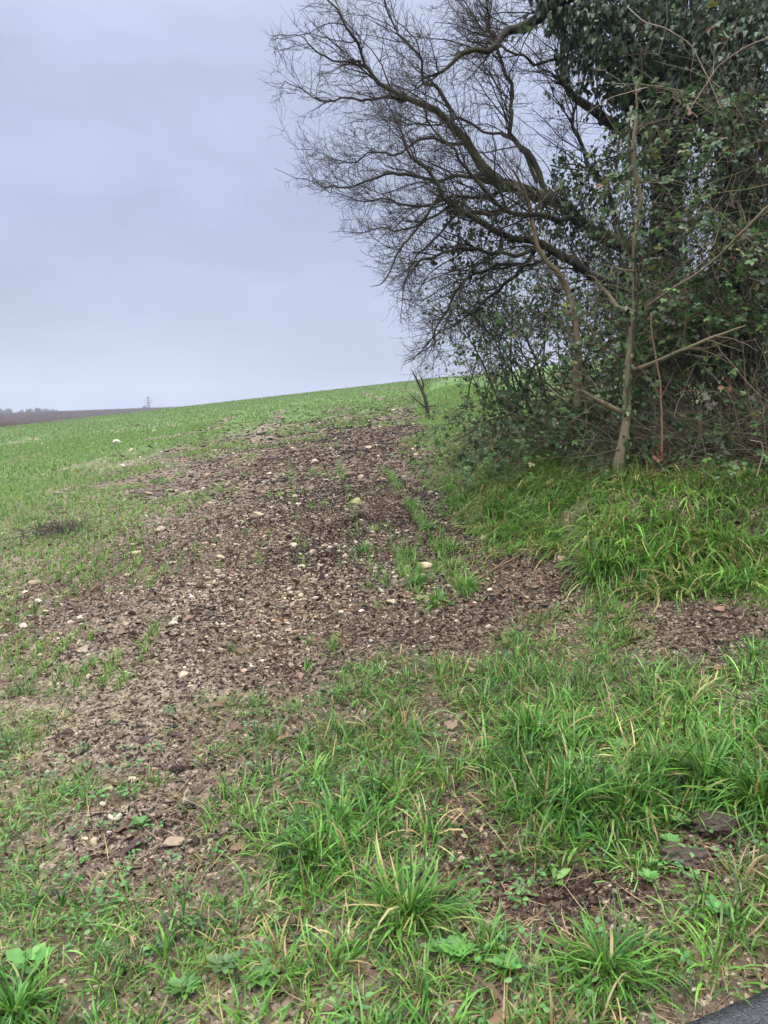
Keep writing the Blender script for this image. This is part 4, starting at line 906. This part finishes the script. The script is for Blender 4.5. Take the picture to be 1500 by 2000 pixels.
# ------------------------------------------------------------------ far away: vineyard, trees, pylon
b = Bag()
for yr in np.r_[np.arange(120, 200, 2.2), np.arange(200, 392, 4.0)]:
    x = np.arange(-.62 * yr - 12, -.05 * yr, .45); y = np.full(len(x), yr) + x * .10; q = is_far(x, y); x, y = x[q], y[q]; n = len(x)
    if n < 8: continue
    z = height(x, y, False)
    k = 3; ix = np.repeat(np.arange(n), k); m = len(ix)
    p0 = np.stack([x[ix] + U(-.3, .3, m), y[ix], z[ix] + .4], 1)
    PP = grow(p0, np.stack([G(0, .5, m), G(0, .2, m), np.ones(m)], 1), U(.6, 1.3, m), 4, .2, (0, 0, .3))
    tubes(b, PP, np.full((m, 4), .035 if yr < 200 else .06), pick([(.13, .065, .042), (.18, .10, .065), (.09, .05, .036)], m), 3)
    xp = x[::3]; zp = height(xp, yr + xp * .1, False); m = len(xp); q = np.stack([xp, yr + xp * .1, zp - .1], 1)
    tubes(b, np.stack([q, q + [0, 0, .8]], 1), np.full((m, 2), .07), np.array([[.05, .035, .03]]), 4)
tag(b.build('vineyard', M_TWIG), 'brown leafless vineyard rows beyond the green field', 'vineyard', kind='stuff')
def far_tree(px, Y, top_py, wpx, label, nm='distant_tree', c=(.12, .11, .11)):
    base = at(px, 812, Y); base[2] = float(height(base[0], base[1], False)); top = at(px, top_py, Y)[2]; H = top - base[2]; Wd = wpx / FPX * Y
    root = empty(nm); tag(root, label, 'tree', 'bare trees on the horizon')
    tb = Bag(); P = np.linspace(base, base + [0, 0, H * .5], 6); tubes(tb, P[None], np.linspace(.35, .2, 6)[None], np.array([c]), 6); tb.build('trunk', M_TWIG, root)
    cb = Bag(); n = 26; p0 = np.repeat(base[None], n, 0) + np.c_[np.zeros((n, 2)), U(.25, .5, n) * H]
    P1 = grow(p0, np.stack([G(0, 1, n) * Wd / H, G(0, .8, n) * Wd / H, U(.5, 1.6, n)], 1), U(.3, .5, n) * H, 7, .15, (0, 0, .3)); tubes(cb, P1, np.linspace(.16, .06, 7)[None] * np.ones((n, 1)), np.array([c]), 4)
    p, d, r, t, _ = kids(P1, np.full((n, 7), .06), 14, .2, 1, .4, 1.0); P2 = grow(p, d, U(.08, .22, len(p)) * H, 5, .2, (0, 0, .2)); tubes(cb, P2, np.full((len(p), 5), .08), np.array([c]), 3)
    p, d, r, t, _ = kids(P2, np.full((len(p), 5), .05), 5, .2, 1, .4, 1.0); P2 = grow(p, d, U(.05, .12, len(p)) * H, 4, .2, (0, 0, .2)); tubes(cb, P2, np.full((len(p), 4), .035), np.array([c]), 3)
    cb.build('crown', M_TWIG, root)
lb_ = ['bare tree at the far left edge of the horizon', 'second bare tree on the horizon, right beside the left edge tree', 'first bare tree of the long horizon clump, nearest the sky gap', 'bare tree in the left half of the horizon clump', 'tallest bare tree in the middle of the horizon clump', 'bare tree in the right half of the horizon clump', 'last bare tree at the right end of the horizon clump', 'lowest bare bush tapering off the horizon clump']
for k, (px, tp, wp) in enumerate(((2, 797, 22), (18, 797, 20), (42, 800, 20), (58, 797, 22), (74, 795, 24), (90, 796, 24), (106, 798, 20), (118, 802, 14))):
    far_tree(px, 470, tp, wp, lb_[k])
far_tree(283, 520, 792, 14, 'small round bush on the horizon at the foot of the pylon', 'distant_bush', (.07, .075, .07))
far_tree(292, 520, 795, 10, 'smaller bush on the horizon, right of the pylon bush', 'distant_bush', (.07, .075, .07))
# pylon: four legs, bracing, two pairs of cross arms
py_root = empty('pylon'); tag(py_root, 'thin grey lattice pylon on the horizon', 'pylon')
Yp = 700; pb = at(291, 815, Yp); pb[2] = float(height(pb[0], pb[1], False)); Hp = at(291, 774, Yp)[2] - pb[2]
GC = np.array([[.12, .125, .135]])
for sx in (-1, 1):
    for sy in (-1, 1):
        b = Bag(); q = np.array([pb + [sx * 2.4, sy * 2.4, 0], pb + [sx * .7, sy * .7, Hp * .65], pb + [sx * .25, sy * .25, Hp]]); tubes(b, q[None], np.full((1, 3), .26), GC, 4); b.build('leg', M_TWIG, py_root)
b = Bag()
for k in range(12):
    f0, f1 = k / 12, (k + 1) / 12; w0, w1 = [np.interp(f, [0, .65, 1], [2.4, .7, .25]) for f in (f0, f1)]
    for s in (-1, 1):
        for ax in (0, 1):
            for ss in (-1, 1):
                A = [s * w0, ss * w0, f0 * Hp] if ax == 0 else [ss * w0, s * w0, f0 * Hp]; B = [-s * w1, ss * w1, f1 * Hp] if ax == 0 else [ss * w1, -s * w1, f1 * Hp]
                tubes(b, (pb + np.array([A, B]))[None], np.full((1, 2), .12), GC, 3)
b.build('bracing', M_TWIG, py_root)
for f, wl in ((.68, 3.6), (.80, 4.4), (.92, 3.2)):
    b = Bag()
    tubes(b, (pb + np.array([[-wl, 0, f * Hp], [0, 0, f * Hp + .5], [wl, 0, f * Hp]]))[None], np.full((1, 3), .22), GC, 4); b.build('cross_arm', M_TWIG, py_root)

# ------------------------------------------------------------------ haze
def haze_box():
    x0, x1, y0, y1, z0, z1 = -840, 540, -60, 1010, -720, 42
    V = np.array([[x, y, z] for x in (x0, x1) for y in (y0, y1) for z in (z0, z1)], float)
    F = np.array([[0, 1, 3, 2], [4, 6, 7, 5], [0, 4, 5, 1], [2, 3, 7, 6], [0, 2, 6, 4], [1, 5, 7, 3]])
    m = mat_new('haze air'); t = m.node_tree; o = t.nodes.new('ShaderNodeOutputMaterial'); v = t.nodes.new('ShaderNodeVolumePrincipled')
    v.inputs['Color'].default_value = (.80, .86, 1, 1); v.inputs['Density'].default_value = HAZE; t.links.new(v.outputs[0], o.inputs['Volume'])
    h = build('haze', V, F, m, smooth=False); tag(h, 'thin damp winter haze', None, None, 'stuff')
HAZE = .0008
haze_box()
